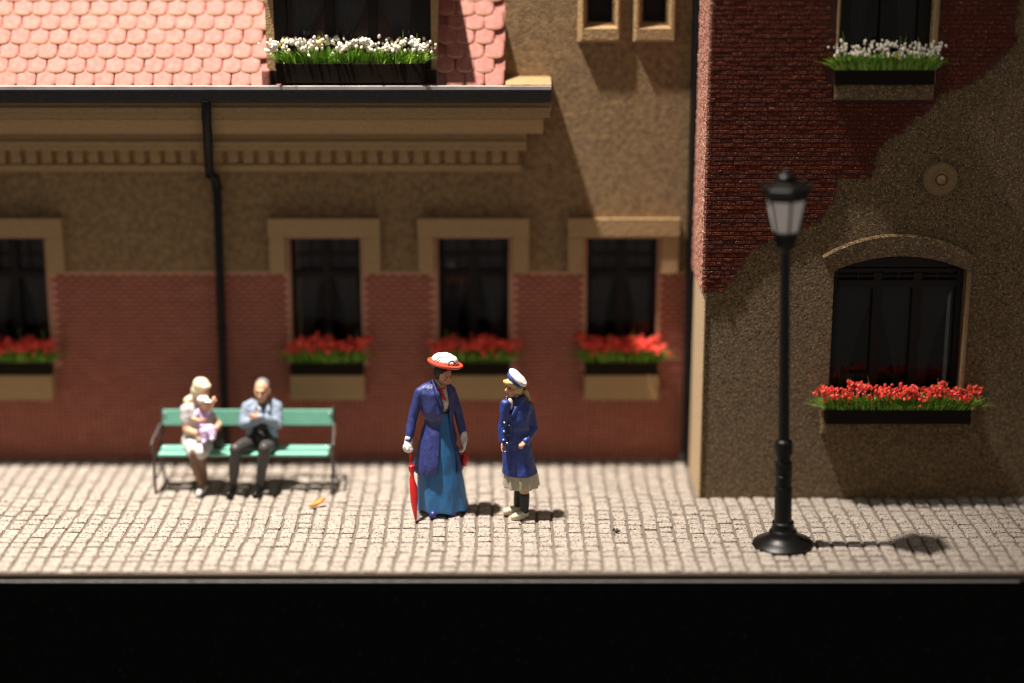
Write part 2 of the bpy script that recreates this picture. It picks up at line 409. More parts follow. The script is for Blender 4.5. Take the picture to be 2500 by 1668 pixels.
# ------------------------------------------------------------------ left building
XT = P(1233, 100, YL).x; XE = P(1676, 600, YL).x
ZB = P(600, 665, YL).z
lb = empty('brick_house', (0,0,0), 'long building with scalloped red roof, black gutter and red brick base behind the bench', 'building')
wins = []   # x0,x1,z0,z1
for (cx) in (30, 796, 1156, 1518):
    a = P(cx-87, 700, YL).x; b = P(cx+87, 700, YL).x
    wins.append((a, b, P(cx, 895, YL).z, P(cx, 580, YL).z))
slots = []
for (a, b) in ((1434, 1497), (1569, 1628)):
    slots.append((P(a, 30, YL).x, P(b, 30, YL).x, P(1500, 58, YL).z, 5.9))
wl = MB()
wall_holes(wl, -6.6, XE, ZB, 4.3, [w_ for w_ in wins], YL, .2)
wall_holes(wl, XT, XE, 4.3, 6.6, slots, YL, .2)
wl.add([(XT,YL,4.0),(XT,YL+3,4.0),(XT,YL+3,6.6),(XT,YL,6.6)], [[3,2,1,0]])
wl.add([(XE,YL,0),(XE,YL+3,0),(XE,YL+3,6.6),(XE,YL,6.6)], [[0,1,2,3]])
wl.add([(XT,YL,6.6),(XE,YL,6.6),(XE,YL+3,6.6),(XT,YL+3,6.6)], [[0,1,2,3]])
wl.add([(-6.6,YL+3,0),(XE,YL+3,0),(XE,YL+3,6.6),(-6.6,YL+3,6.6)], [[3,2,1,0]])
wl.add([(-6.6,YL,0),(-6.6,YL+3,0),(-6.6,YL+3,4.3),(-6.6,YL,4.3)], [[3,2,1,0]])
wl.build('plaster_wall', M['plaster'], lb)
wb = MB(); wall_holes(wb, -6.6, XE, -.02, ZB, wins, YL, .2)
bw = wb.build('brick_base', M['mortar'], lb)
def free_left(a, b, z, z2):
    for (x0, x1, c, d) in wins:
        if a < x1+.002 and b > x0-.002 and z2 > c-.3 and z < d:
            if z2 > c-.002 or (a > x0-.03 and b < x1+.03): return False
    return True
brick_wall(bw, -6.6, XE, .0, ZB-.01, free_left, YL, M['brick'], proud=.010, reg=True, gx=.017, gz=.011, keep=lambda j: abs(j[0]-.2)+abs(j[2]-1.1)*2)
# slot windows with bevelled frames
for (x0, x1, z0, z1), (oa, ob) in zip(slots, ((1410, 1517), (1543, 1652))):
    X0 = P(oa, 50, YL).x; X1 = P(ob, 50, YL).x; Z0 = P(1500, 104, YL).z
    f_ = MB(); d = .07
    def ring(xa, xb, za, yy): return [(xa,yy,6.3),(xa,yy,za),(xb,yy,za),(xb,yy,6.3)]
    rs = [ring(X0,X1,Z0,YL), ring(X0+.045,X1-.03,Z0+.035,YL-d), ring(x0-.045,x1+.045,z0-.045,YL-d), ring(x0+.004,x1-.004,z0+.004,YL+.06), ring(x0+.004,x1-.004,z0+.004,YL+.2)]
    for k in range(4):
        for i in range(3):
            f_.add([rs[k][i], rs[k][i+1], rs[k+1][i+1], rs[k+1][i]], [[0,1,2,3]])
    so = f_.build('slot_window', M['plaster_trim'], lb)
    MB().add([(x0,YL+.16,z0),(x1,YL+.16,z0),(x1,YL+.16,6),(x0,YL+.16,6)], [[0,1,2,3]]).build('pane', M['frame'], so)
# windows
for k, (x0, x1, z0, z1) in enumerate(wins):
    cx = (x0+x1)/2
    fr_o = window_parts(lb, x0+.004, x1-.004, z0, z1-.004, YL+.17, 2, .70, .05, label=['window at the far left, cut by the picture edge', 'window behind the bench, right of the drainpipe', 'window reflecting the hat and coat of the standing woman', 'window nearest the black drainpipe in the corner'][k])
    ox0 = cx-.60+.01; ox1 = cx+.60; zt = P(1000, 532, YL-.1).z; ze = ZB+.004
    s_ = MB(); pr = .10
    s_.loft([[Vector((xx, yy, zz)) for yy, zz in ((YL-.001, z1+.03), (YL-pr-.03, z1+.03), (YL-pr-.03, zt), (YL-.001, zt-.022))] for xx in (ox0, ox1)], True, 0, False); s_.box(ox0, x0-.03, YL-pr, YL-.001, ze, z1+.03); s_.box(x1+.03, ox1, YL-pr, YL-.001, ze, z1+.03)
    s_.build('window_surround', M['plaster_trim'], lb, bevel=.012)
    t_ = MB(); t_.box(x1-.005, x1+.028, YL-.03, YL+.13, z0, z1-.003); t_.box(x0-.028, x0+.005, YL-.03, YL+.13, z0, z1-.003); t_.box(x0-.028, x1+.028, YL-.03, YL+.13, z1-.003, z1+.029)
    t_.build('jamb', mat('jamb_%d' % k, (.50,.28,.19), .8, (.40,.19,.125), 12, .6, (50,.005)), lb, bevel=.006)
    zs1 = P(796, 917, YL-.2).z; zs0 = P(796, 977, YL-.2).z
    MB().box(x0-.015, x1+.02, YL-.20, YL-.002, zs0, zs1).build('sill', M['plaster_trim'], lb, bevel=.012)
# cornice
co = MB(); XC = P(1346, 250, 2.7).x
def tier(px_end, y, pyt, pyb, extra=.06, yb=None):
    x1 = P(px_end, (pyt+pyb)/2, y).x; zt = P(1250, pyt, y).z+extra; zb = P(1250, pyb, y).z
    co.box(-6.6, x1, y, (yb or YL-.002), zb, zt); return zb
tier(1344, 2.70, 250, 288, .0)
tier(1346, 2.672, 262, 272, .0)
xb_ = P(1326, 308, 2.83).x; zt_ = P(1250, 289, 2.78).z; zb_ = P(1250, 327, 2.90).z
co.loft([[Vector((xx, yy, zz)) for yy, zz in ((YL-.002, zb_), (2.90, zb_), (2.79, zt_-.02), (2.79, zt_+.05), (YL-.002, zt_+.05))] for xx in (-6.6, xb_)], True, 0, False)
tier(1286, 2.95, 326, 368, .08)
tier(1284, 2.915, 345, 355, .0)
tier(1268, 3.14, 368, 420, .1)
tier(1272, 3.10, 402, 414, .0)
cor = co.build('cornice', M['plaster_trim'], lb, bevel=.008)
# soffit, closes the eaves above the tiers
zd1 = P(1250, 370, 3.05).z; zd0 = P(1250, 400, 3.05).z
dm = MB().box(-.054, .054, 3.085, 3.145, zd0, zd1+.03, ch=.008).mesh('dentil'); dm.materials.append(M['plaster_trim'])
x = P(1262, 385, 3.05).x-.05
while x > -6.5:
    o = linkme('dentil', dm, cor, (x, random.uniform(-.004,.004), random.uniform(-.004,.004))); x -= 36.2/221.5
# gutter
zg1 = P(1000, 214, 2.59).z; zg0 = P(1000, 249, 2.59).z; xg = P(1346, 230, 2.59).x
gt = MB().box(-6.6, xg, 2.59, 2.76, zg0, zg1-.012)
gt.box(-6.6, xg+.006, 2.575, 2.60, zg1-.03, zg1+.004)
gt.build('gutter', M['gutter'], lb, bevel=.010)
MB().box(P(1234,200,2.7).x, xg+.005, 2.605, YL-.003, zg1-.010, zg1+.032).build('cornice_cap', M['plaster_trim'], lb, bevel=.01)
MB().box(-6.6, xg, 2.574, 2.640, zg1-.02, zg1+.014).build('gutter_lip', mat('lit_gutter_lip', (.55,.52,.52), .45, (.25,.24,.25), 4, .6), lb)  # pale strip paints the highlight along the black gutter's top edge
# drain pipes
a0 = P(503, 246, 2.61); a01 = P(504, 285, 2.62); a1 = P(507, 330, 2.80); a2 = P(510, 405, 2.98); a3 = P(513, 424, 3.0); a4 = P(526, 436, 3.08); a5 = P(530, 460, 3.10); a6 = P(551, 1112, 3.10)
dp = MB(); dp.tube([a0, a01, a1, a2, a3], .049, 14); dp.tube([a3+Vector((-.01,0,0)), a4, a5], .052, 14); dp.tube([a5, a6], .046, 14)
for q in (a5, P(541, 800, 3.10)): dp.tube([q+Vector((0,0,-.02)), q+Vector((0,0,.03))], .056, 14)
drp = dp.build('drainpipe', M['pipe'], lb); drp['label'] = 'black drainpipe bent below the cornice'
cb = MB(); c0 = P(1689, 0, 2.98); c1 = P(1689, 1134, 2.98)
xm = 1.93
cb.box(xm-.045, xm+.068, 2.96, 3.4, .0, 6.5); cdp = cb.build('drainpipe', M['pipe'], lb, bevel=.03); cdp['label'] = 'square black drainpipe in the corner between the buildings'
# roof
roof = MB(); ang = R(57); ry0 = 2.79; rz0 = P(300, 209, 2.79).z
L_ = 2.6
roof.add([(-6.6,ry0,rz0-.02),(XT,ry0,rz0-.02),(XT,ry0+L_*math.cos(ang),rz0-.02+L_*math.sin(ang)),(-6.6,ry0+L_*math.cos(ang),rz0-.02+L_*math.sin(ang))], [[0,1,2,3]])
roof.add([(-6.6,ry0,rz0-.02),(XT,ry0,rz0-.02),(XT,ry0,rz0-.3),(-6.6,ry0,rz0-.3)], [[3,2,1,0]])
ro = roof.build('roof', M['tile'], lb)
tl = MB(); tw = .096; hl = .23; th = .020; n = 9
outl = [(-tw, hl)]+[(-tw*math.cos(math.pi*i/n)*1.0, .055-.055*math.sin(math.pi*i/n)) for i in range(n+1)]+[(tw, hl)]
outl = outl[::1]
top = [(u, v, th+.008*(1-v/hl)) for u, v in outl]; inn = [(u*.80, max(v*1.0, 0)+(.018 if v < .1 else 0), th+.013*(1-v/hl)+.003) for u, v in outl]
bot = [(u, v, 0) for u, v in outl]; K = len(outl)
fs = []; ms = []
tl.add(inn, [list(range(K))], 0)
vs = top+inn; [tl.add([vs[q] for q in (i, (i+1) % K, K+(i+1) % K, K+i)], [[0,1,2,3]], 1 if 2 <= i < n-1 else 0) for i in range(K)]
vs = bot+top; tl.add(vs, [[i, (i+1) % K, K+(i+1) % K, K+i] for i in range(K)], 0)
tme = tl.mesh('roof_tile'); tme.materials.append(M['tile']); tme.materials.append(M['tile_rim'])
DX0 = P(650, 120, 2.85).x; DX1 = P(1068, 120, 2.85).x
rowh = .163; tmp = []
for r in range(0, 16):
    s = r*rowh-.035; x = XT-.11-(.1 if r % 2 else 0)
    zc_ = rz0+s*math.sin(ang)
    while x > -6.5:
        if x > DX0-.02 and x < DX1+.03: x -= .2; continue
        tmp.append((x, s)); x -= .2
extra = MB()
for n_, (x, s) in enumerate(tmp):
    Mx = Matrix.Translation((x+random.uniform(-.004,.004), ry0+s*math.cos(ang), rz0+s*math.sin(ang))) @ Matrix.Rotation(ang-.04+random.uniform(-.02,.02), 4, 'X') @ Matrix.Rotation(random.uniform(-.03,.03), 4, 'Z')
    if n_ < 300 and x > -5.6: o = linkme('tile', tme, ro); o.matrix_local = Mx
    else:
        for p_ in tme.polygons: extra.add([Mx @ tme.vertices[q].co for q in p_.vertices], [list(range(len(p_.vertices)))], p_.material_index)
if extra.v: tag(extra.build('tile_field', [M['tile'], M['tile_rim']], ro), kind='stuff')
# dormer
dz0 = rz0-.05; DY = 2.86; DT = 5.22
dr = MB()
wdx0 = P(668, 60, DY).x; wdx1 = P(1052, 60, DY).x; wz0 = P(850, 170, DY).z
wall_holes(dr, DX0, DX1, dz0, DT, [(wdx0, wdx1, wz0, DT-.12)], DY, .1)
for xx, s_ in ((DX0, 1), (DX1, 0)):
    q = [(xx,DY,dz0),(xx,DY+1.6,dz0),(xx,DY+1.6,DT),(xx,DY,DT)]
    dr.add(q, [[3,2,1,0] if s_ else [0,1,2,3]])
do = dr.build('dormer', M['plaster_trim'], lb)
MB().box(DX0-.01, DX1+.29, DY-.20, DY+1.9, DT, DT+.08, tap=.20).build('dormer_roof', M['gutter'], do, bevel=.01)
fw_ = MB(); 
fw_.box(wdx0, wdx1, DY+.02, DY+.08, wz0, wz0+.1); fw_.box(wdx0, wdx0+.13, DY+.02, DY+.08, wz0+.1, DT-.12); fw_.box(wdx1-.16, wdx1, DY+.02, DY+.08, wz0+.1, DT-.12)
wm = [wdx0+.13+(wdx1-wdx0-.29)*t for t in (1/3., 2/3.)]
for q in wm: fw_.box(q-.05, q+.05, DY+.015, DY+.08, wz0+.1, DT-.12)
fw_.build('window_frame', M['frame'], do)
MB().add([(wdx0,DY+.07,wz0),(wdx1,DY+.07,wz0),(wdx1,DY+.07,DT-.1),(wdx0,DY+.07,DT-.1)], [[0,1,2,3]]).build('pane', M['glass'], do)
cu = MB(); xs_ = [wdx0+.13]+wm+[wdx1-.16]
for k in range(3): curtain(cu, xs_[k]+.05, xs_[k+1]-.05, wz0+.12, DT-.1, DY+.16, (-1, -1, 1)[k])
cu.build('curtain', M['curtain'], do)
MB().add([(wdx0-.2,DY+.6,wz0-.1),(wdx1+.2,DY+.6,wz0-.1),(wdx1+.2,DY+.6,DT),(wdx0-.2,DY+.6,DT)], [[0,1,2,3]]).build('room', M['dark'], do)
MB().box(DX0+.012, DX1-.012, DY-.05, DY+.02, dz0, wz0-.004).build('dormer_apron', M['frame'], do)
# the little upright tile at the foot of the dormer
MB().box(P(645,190,2.8).x-.02, P(660,190,2.8).x+.005, 2.74, 2.84, rz0-.02, rz0+.17).build('corner_stone', M['tile'], lb, bevel=.02)

# ------------------------------------------------------------------ right building
rb = empty('corner_house', (0,0,0), 'ochre roughcast house with ragged dark red brickwork and arched window behind the lamp', 'building')
aw0 = P(2030, 800, YR).x; aw1 = P(2350, 800, YR).x; awb = P(2200, 1000, YR).z
aws = P(2200, 661, YR).z; awc = P(2190, 626, YR).z     # springing and crown
uw0 = P(2050, 60, YR).x; uw1 = P(2277, 60, YR).x; uwb = P(2160, 205, YR).z
acx = (aw0+aw1)/2; hw = (aw1-aw0)/2; rise = awc-aws; AR = (hw*hw+rise*rise)/(2*rise)
def arch_z(x): return awc-AR+math.sqrt(max(0, AR*AR-(x-acx)**2))
rw = MB()
wall_holes(rw, XR, 7.2, -.02, 6.6, [(aw0, aw1, awb, awc+.001), (uw0, uw1, uwb, 6.2)], YR, .001)
NA = 20; ax = [aw0+(aw1-aw0)*i/NA for i in range(NA+1)]
for i in range(NA):
    z0_, z1_ = arch_z(ax[i]), arch_z(ax[i+1])
    rw.add([(ax[i],YR,z0_),(ax[i+1],YR,z1_),(ax[i+1],YR,awc+.001),(ax[i],YR,awc+.001)], [[0,1,2,3]])
    rw.add([(ax[i],YR,z0_),(ax[i],YR+.2,z0_),(ax[i+1],YR+.2,z1_),(ax[i+1],YR,z1_)], [[0,1,2,3]])
rw.add([(aw1,YR,awb),(aw1,YR+.2,awb),(aw1,YR+.2,aws),(aw1,YR,aws)], [[0,1,2,3]])
rw.add([(aw0,YR,awb),(aw0,YR+.2,awb),(aw0,YR+.2,aws),(aw0,YR,aws)], [[3,2,1,0]])
for xx, r_ in ((uw1, 0), (uw0, 1)):
    rw.add([(xx,YR,uwb),(xx,YR+.2,uwb),(xx,YR+.2,6.2),(xx,YR,6.2)], [[3,2,1,0] if r_ else [0,1,2,3]])
rw.add([(XR,YR,-.02),(XR,YR+3.2,-.02),(XR,YR+3.2,6.6),(XR,YR,6.6)], [[3,2,1,0]])
rw.add([(7.2,YR,-.02),(7.2,YR+3.2,-.02),(7.2,YR+3.2,6.6),(7.2,YR,6.6)], [[0,1,2,3]])
rw.add([(XR,YR,6.6),(7.2,YR,6.6),(7.2,YR+3.2,6.6),(XR,YR+3.2,6.6)], [[0,1,2,3]])
rwo = rw.build('plaster_wall', M['plaster_r'], rb)
MB().box(XR-.012, XR+.03, YR-.010, YR+.9, -.01, P(1708,712,YR).z-.01, ch=.018).build('corner_edge', M['lit_edge'], rb)
# ragged brick field
poly_z = [(30,1540),(180,1540),(250,1450),(300,1340),(430,1280),(560,1230),(640,1190),(700,1170),(740,1100),(790,960),(960,960),(1000,800),(1060,740),(1130,700),(1200,620),(1280,580),(1330,500),(1480,450),(1560,400),(1640,330),(1730,240),(1745,0),(1760,-900),(-60,-900)]
poly = []
for (zx, zy) in poly_z:
    q = P(1680+zx/2.178, zy/2.178, YR); poly.append((q.x, q.z))
poly[0] = (XR-.02, poly[0][1]); poly[-1] = (XR-.02, 6.4); poly[-2] = (poly[-3][0], 6.4)
def inpoly(x, z):
    c = False; n = len(poly)
    for i in range(n):
        x1, z1 = poly[i]; x2, z2 = poly[(i+1) % n]
        if (z1 > z) != (z2 > z) and x < (x2-x1)*(z-z1)/(z2-z1)+x1: c = not c
    return c
def free_right(a, b, z, z2):
    c = (a+b)/2
    if b > uw0-.03 and a < uw1+.03 and z2 > uwb-.03: return False
    if b > uw0-.0 and a < uw1+.0 and z2 > uwb-.16 and z < uwb: return False
    return inpoly(min(max(c, XR+.001), 9), (z+z2)/2)
# backing sheet under the bricks, one strip per course
bk = MB(); z = P(1700, 712, YR).z; zb0 = z
bzs = []
while z < 6.3:
    zc = z+.0224
    spans = []; x = XR-.012; cur = None
    while x < 5.6:
        ok = inpoly(max(x, XR+.001), zc) and not (uw0-.03 < x < uw1+.03 and zc > uwb)
        if ok and cur is None: cur = x
        if not ok and cur is not None: spans.append((cur, x)); cur = None
        x += .02
    if cur is not None: spans.append((cur, x))
    for a, b in spans: bk.box(a, b, YR-.012, YR+.0, z, z+.0446)
    bzs.append((z, spans)); z += .0447
bko = bk.build('brick_field', M['mortar_r'], rb)
brick_wall(bko, XR-.010, 5.6, zb0, 6.3, free_right, YR-.010, M['brick_r'], proud=.011, rz=.018, keep=lambda j: abs(j[0]-3.0)+abs(j[2]-3.2)*.8, tilt=.002)
# brick side return
sd = MB(); z = zb0
while z < 6.3:
    y = YR-.022+random.uniform(0,.0)
    while y < YR+1.2:
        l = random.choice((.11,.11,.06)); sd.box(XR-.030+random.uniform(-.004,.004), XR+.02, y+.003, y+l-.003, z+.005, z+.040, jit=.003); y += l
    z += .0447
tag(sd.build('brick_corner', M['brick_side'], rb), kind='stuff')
# arched hood
hd = MB(); rings_ = []; ho0 = P(2010, 628, YR-.07); ho1 = P(2383, 628, YR-.07); hc = P(2197, 574, YR-.07)
hhw = (ho1.x-ho0.x)/2; hr = hc.z-(ho0.z+ho1.z)/2; HR = (hhw*hhw+hr*hr)/(2*hr); hcx = (ho0.x+ho1.x)/2
for i in range(29):
    t = i/28; xo = ho0.x+(ho1.x-ho0.x)*t; zo = hc.z-HR+math.sqrt(HR*HR-(xo-hcx)**2)
    xi = aw0-.02+(aw1-aw0+.04)*t; zi = awc-AR+math.sqrt(max(0, AR*AR-(min(max(xi,aw0),aw1)-acx)**2))+.012
    if i in (0, 28): zi -= .02
    rings_.append([(xo,YR+.0,zo),(xo,YR-.045,zo),(xo,YR-.062,zo-.018),(xi,YR-.05,zi),(xi,YR,zi-.002)])
hd.loft(rings_, True, 0, False)
hd.build('arch_hood', M['plaster_r'], rb)
for q in ((aw1+.002, aw1+.05, YR-.03, YR+.10, awb, aws), (uw1+.002, uw1+.055, YR-.035, YR+.10, uwb, 6.2), (uw0-.03, uw0-.002, YR-.035, YR+.10, uwb, 6.2)):
    MB().box(*q, ch=.01).build('jamb', M['plaster_rt'], rb)
fo = window_parts(rb, aw0+.003, aw1-.003, awb, aws+.02, YR+.13, 3, .88, .06, curt=M['curtain_d'], label='wide arched window with three lights')
# arched head of that window
ah = MB()
for i in range(NA):
    a, b = ax[i], ax[i+1]
    ah.add([(a,YR+.10,aws),(b,YR+.10,aws),(b,YR+.10,arch_z(b)),(a,YR+.10,arch_z(a))], [[0,1,2,3]])
ah.build('arched_head', M['frame'], fo)
window_parts(rb, uw0+.003, uw1-.003, uwb, 6.19, YR+.13, 2, .8, .12, curt=M['curtain_d'], label='upper window behind the white flowers')
# sills
z1_ = P(2200, 1000, YR-.10).z; z2_ = P(2200, 1062, YR-.10).z
MB().box(P(2007,1010,YR-.1).x, P(2385,1010,YR-.1).x, YR-.07, YR+.02, z2_, z1_, ch=.02).build('sill', M['plaster_r'], rb)
z1_ = P(2160, 190, YR-.085).z; z2_ = P(2160, 245, YR-.085).z
MB().box(P(2040,200,YR-.085).x, P(2282,200,YR-.085).x, YR-.085, YR+.01, z2_, z1_-.03, ch=.014).build('sill', M['plaster_r'], rb)
# rosette
rc = P(2296, 437, YR-.03); ros = MB()
ros.lathe([(.001,.0),(.17,.0),(.172,.02),(.160,.036),(.150,.028),(.080,.028),(.076,.045),(.066,.050),(.056,.034),(.050,.034),(.048,.052),(.036,.064),(.015,.068),(.001,.068)], n=40)
for i, v in enumerate(ros.v): ros.v[i] = (v[0]+rc.x, YR-v[2]*1.6+.001, v[1]+rc.z)
ros.build('rosette', M['plaster_rt'], rb)

# ------------------------------------------------------------------ flower boxes
def flower_box(x0, x1, y0, y1, z0, z1, spread, tall, kind, label, group, nb=900, nf=210, fr_=.018, droop=0):
    cx = (x0+x1)/2; cy = (y0+y1)/2
    root = empty('flower_box', (cx, cy, z0), label, 'flower box', group)
    a, b, h = (x1-x0)/2, (y1-y0)/2, z1-z0
    t = MB(); wt = .018
    t.box(-a, a, -b, -b+wt, 0, h); t.box(-a, a, b-wt, b, 0, h); t.box(-a, -a+wt, -b+wt, b-wt, 0, h); t.box(a-wt, a, -b+wt, b-wt, 0, h); t.box(-a+wt, a-wt, -b+wt, b-wt, 0, h*.8)
    t.build('planter', M['boxwood'], root, bevel=.004)
    g = MB(); rnd = random.Random(hash(label) % 9999 if False else int(abs(cx)*1000)+7)
    tips = []
    clumps = [(-a*.95+2*a*.95*(i+.5)/9+rnd.uniform(-.04,.04), rnd.uniform(-b*.3, b*.3)) for i in range(9)]
    for i in range(nb):
        kx, ky = clumps[rnd.randrange(9)]
        bx = max(-a*.96, min(a*.96, kx+rnd.gauss(0, .055))); by = max(-b*.8, min(b*.8, ky+rnd.gauss(0, .03)))
        fx = (bx/a)
        az = rnd.uniform(0, 2*math.pi); lean = rnd.uniform(.05,.9)**1.2*spread*1.25
        ox = math.cos(az)*lean+fx*abs(fx)*spread*.9; oy = math.sin(az)*lean*.7-.02; L = tall*rnd.uniform(.34,.74)
        p0 = Vector((bx, by, h*.9)); p2 = p0+Vector((ox, oy, L*(1-.45*min(1, abs(ox)/max(spread,.01)*.6)))); p1 = (p0+p2)/2+Vector((-ox*.15, -oy*.15, L*.12))
        wd = rnd.uniform(.0035,.0075); s_ = Vector((-math.sin(az), math.cos(az), 0)).normalized()*wd
        if abs(s_.x) < wd*.4: s_ = Vector((wd*.8, s_.y*.5, 0))
        mi = 0 if rnd.random() < .62 else (1 if rnd.random() < .85 else 2)
        g.add([p0-s_, p0+s_, p1+s_*.9, p1-s_*.9, p2], [[0,1,2,3],[3,2,4]], mi); tips.append(p2)
    tag(g.build('foliage', [M['leaf'], M['leaf_d'], M['stalk']], root), kind='stuff')
    f = MB(); fc = [(-a*1.08+2.16*a*(i+.5)/15+rnd.uniform(-.03,.03), rnd.uniform(-b*.6-.07, b*.5), rnd.uniform(.62,1.0)) for i in range(15)]
    for i in range(nf):
        kx, ky, kz = fc[rnd.randrange(len(fc))]
        if rnd.random() < .35: kx = rnd.uniform(-a*1.12, a*1.12); kz = rnd.uniform(.55,1)
        c = Vector((kx+rnd.gauss(0,.038), ky+rnd.gauss(0,.035), h*.9+tall*(kz*.92+rnd.gauss(0,.07))))
        r = fr_*rnd.uniform(.6,1.25)
        if kind == 'red':
            for _ in range(2):
                ax_ = Vector((rnd.uniform(-1,1), rnd.uniform(-1,1), rnd.uniform(-1,1))).normalized(); u = ax_.orthogonal().normalized(); v = ax_.cross(u)
                cc = c+Vector((rnd.uniform(-1,1), rnd.uniform(-1,1), rnd.uniform(-1,1)))*r*.7
                f.add([cc+u*r, cc+v*r*.8, cc-u*r, cc-v*r*.8, cc+ax_*r*.45, cc-ax_*r*.45], [[0,1,4],[1,2,4],[2,3,4],[3,0,4],[1,0,5],[2,1,5],[3,2,5],[0,3,5]], 0)
        else:
            Mx = Matrix.Translation(c) @ Euler((rnd.uniform(-.6,.6), rnd.uniform(-.6,.6), 0)).to_matrix().to_4x4()
            n0 = len(f.v); mi = 1 if rnd.random() < .012 else 0
            f.ell((0,0,0), (r*.75, r*.75, r*1.05), None, 7, 5)
            for q in range(len(f.m)-1, -1, -1):
                if min(f.f[q]) < n0: break
                f.m[q] = mi
            f.xf(Mx, n0)
    tag(f.build('blooms', [M['red']] if kind == 'red' else [M['white'], M['yellow']], root), kind='stuff')
    # a few longer stray stalks
    for k in range(4):
        s = MB(); bx = rnd.uniform(-a, a); tz = tall*rnd.uniform(1.1,1.35)
        s.tube([(bx,0,h*.9), (bx+rnd.uniform(-.02,.02),-.01,h*.9+tz*.5), (bx+rnd.uniform(-.05,.05),-.02,h*.9+tz)], [.004,.003,.0015], 5)
        s.build('stray_stalk', M['leaf'], root)
    return root
grp = 'boxes of red flowers on the window sills'
lab = ['box of red flowers on the sill at the left picture edge', 'box of red flowers under the window behind the bench', 'box of red flowers behind the hat of the standing woman', 'box of red flowers beside the corner drainpipe, right of the girl']
zb1 = P(796, 889, YL-.22).z; zb0_ = P(796, 917, YL-.2).z
for k, (x0, x1, z0, z1) in enumerate(wins):
    flower_box(x0-.01, x1+.008, YL-.20+.004, YL-.02, zb0_+.001, zb1, .19, .29, 'red', lab[k], grp, nb=900, nf=270, fr_=.029)
zz0 = P(2200, 1036, YR-.22).z; zz1 = P(2200, 1003, YR-.22).z
flower_box(P(2018,1010,YR-.22).x, P(2371,1010,YR-.22).x, YR-.22, YR-.072, zz0, zz1, .20, .28, 'red', 'wide box of red flowers under the arched window', grp, nb=2200, nf=420, fr_=.024)
zz0 = P(2160, 208, YR-.115).z; zz1 = P(2160, 172, YR-.115).z
flower_box(P(2041,180,YR-.115).x, P(2283,180,YR-.115).x, YR-.115, YR-.028, zz0, zz1, .15, .29, 'white', 'box of white flowers on the dark brick wall of the right house', 'boxes of white flowers', nb=1500, nf=230, fr_=.016)
zz0 = P(850, 203, 2.62).z; zz1 = P(850, 156, 2.62).z
flower_box(P(674,170,2.62).x, P(1036,170,2.62).x, 2.625, 2.80, zz0, zz1, .14, .27, 'white', 'long box of white flowers in front of the dormer window above the gutter', 'boxes of white flowers', nb=1300, nf=430, fr_=.022)

# ------------------------------------------------------------------ street lamp
lg = G(1911, 1328); lampr = empty('street_lamp', (lg.x, lg.y, 0), 'black street lamp with frosted six-sided lantern in front of the right house', 'street lamp'); lampr.rotation_euler = (0, -.032, 0)
def LZ(py): return P(1911, py, lg.y).z
rr = lambda wpx: wpx/3.015/2/251.0
bs = MB(); prof = [(.001,.0),(rr(440),.0),(rr(445),.014),(rr(430),.026),(rr(330),.050),(rr(250),.085),(rr(212),.115),(rr(205),.135),(rr(190),.150),(rr(176),.16)]
bs.lathe(prof, n=48)
bs.lathe([(rr(178),.15),(rr(155),LZ(880+1200/3.015)-.01),(rr(163),LZ(880+1200/3.015)),(rr(160),LZ(880+1188/3.015)),(rr(130),LZ(880+1180/3.015)),(.01,LZ(880+1178/3.015))], n=48)
bs.build('foot', M['lampblk'], lampr)
for k in range(10):
    a = 2*math.pi*k/10; MB().box(-.02, .02, -.015, .015, -.012, .012).build('foot_stud', M['lampblk'], lampr, (rr(425)*math.cos(a), rr(425)*math.sin(a), .004)) if k in (5,6,7,8,9) else None
def pz(z4): return LZ(880+z4/3.015)
ps = MB(); ps.lathe([(rr(128),pz(1195)),(rr(126),pz(935)),(rr(120),pz(928)),(rr(112),pz(925)),(rr(112),pz(918)),(rr(122),pz(914)),(rr(123),pz(842)),(rr(112),pz(837)),(rr(112),pz(830)),(rr(124),pz(826)),(rr(124),pz(752)),(rr(118),pz(745)),(rr(100),pz(742)),(rr(100),pz(694)),(rr(127),pz(688)),(rr(128),pz(610)),(rr(118),pz(592)),(rr(84),pz(582)),(rr(80),pz(570)),(rr(78),LZ(1000)),(rr(72),LZ(800)),(rr(64),LZ(610)),(rr(62),LZ(592))], n=40)
ps.build('post', M['lampblk'], lampr)
def lz(z3): return LZ(390+z3/3.136)
lr = lambda wpx: wpx/3.136/2/264.0
hz = math.pi/6+.12
sk = MB(); sk.lathe([(lr(70),lz(712)),(lr(100),lz(690)),(lr(120),lz(670)),(lr(135),lz(600)),(lr(150),lz(572)),(lr(190),lz(560)),(lr(200),lz(548)),(lr(60),lz(545))], n=12, smooth=False)
for k in range(6):
    a = hz+k*math.pi/3; c_, s_ = math.cos(a), math.sin(a)
    sk.tube([(lr(60)*c_,lr(60)*s_,lz(690)),(lr(150)*c_,lr(150)*s_,lz(640)),(lr(175)*c_,lr(175)*s_,lz(565))], .012, 6)
sk.build('lantern_socket', M['lampblk'], lampr)
gb, gt_ = lr(205), lr(318)
fr2 = MB()
for k in range(6):
    a = hz+k*math.pi/3; a2 = a+math.pi/3
    p0 = Vector((gb*math.cos(a), gb*math.sin(a), lz(550))); p1 = Vector((gt_*math.cos(a), gt_*math.sin(a), lz(300)))
    q0 = Vector((gb*math.cos(a2), gb*math.sin(a2), lz(550))); q1 = Vector((gt_*math.cos(a2), gt_*math.sin(a2), lz(300)))
    fr2.tube([p0, p1], .011, 6)
    MB().add([p0*.985+Vector((0,0,lz(550)*.015)), q0*.985+Vector((0,0,lz(550)*.015)), q1*.985+Vector((0,0,lz(300)*.015)), p1*.985+Vector((0,0,lz(300)*.015))], [[0,1,2,3]]).build('lantern_pane', M['lampglass'], lampr)
fr2.build('lantern_frame', M['lampblk'], lampr)
rf = MB(); n6 = 6
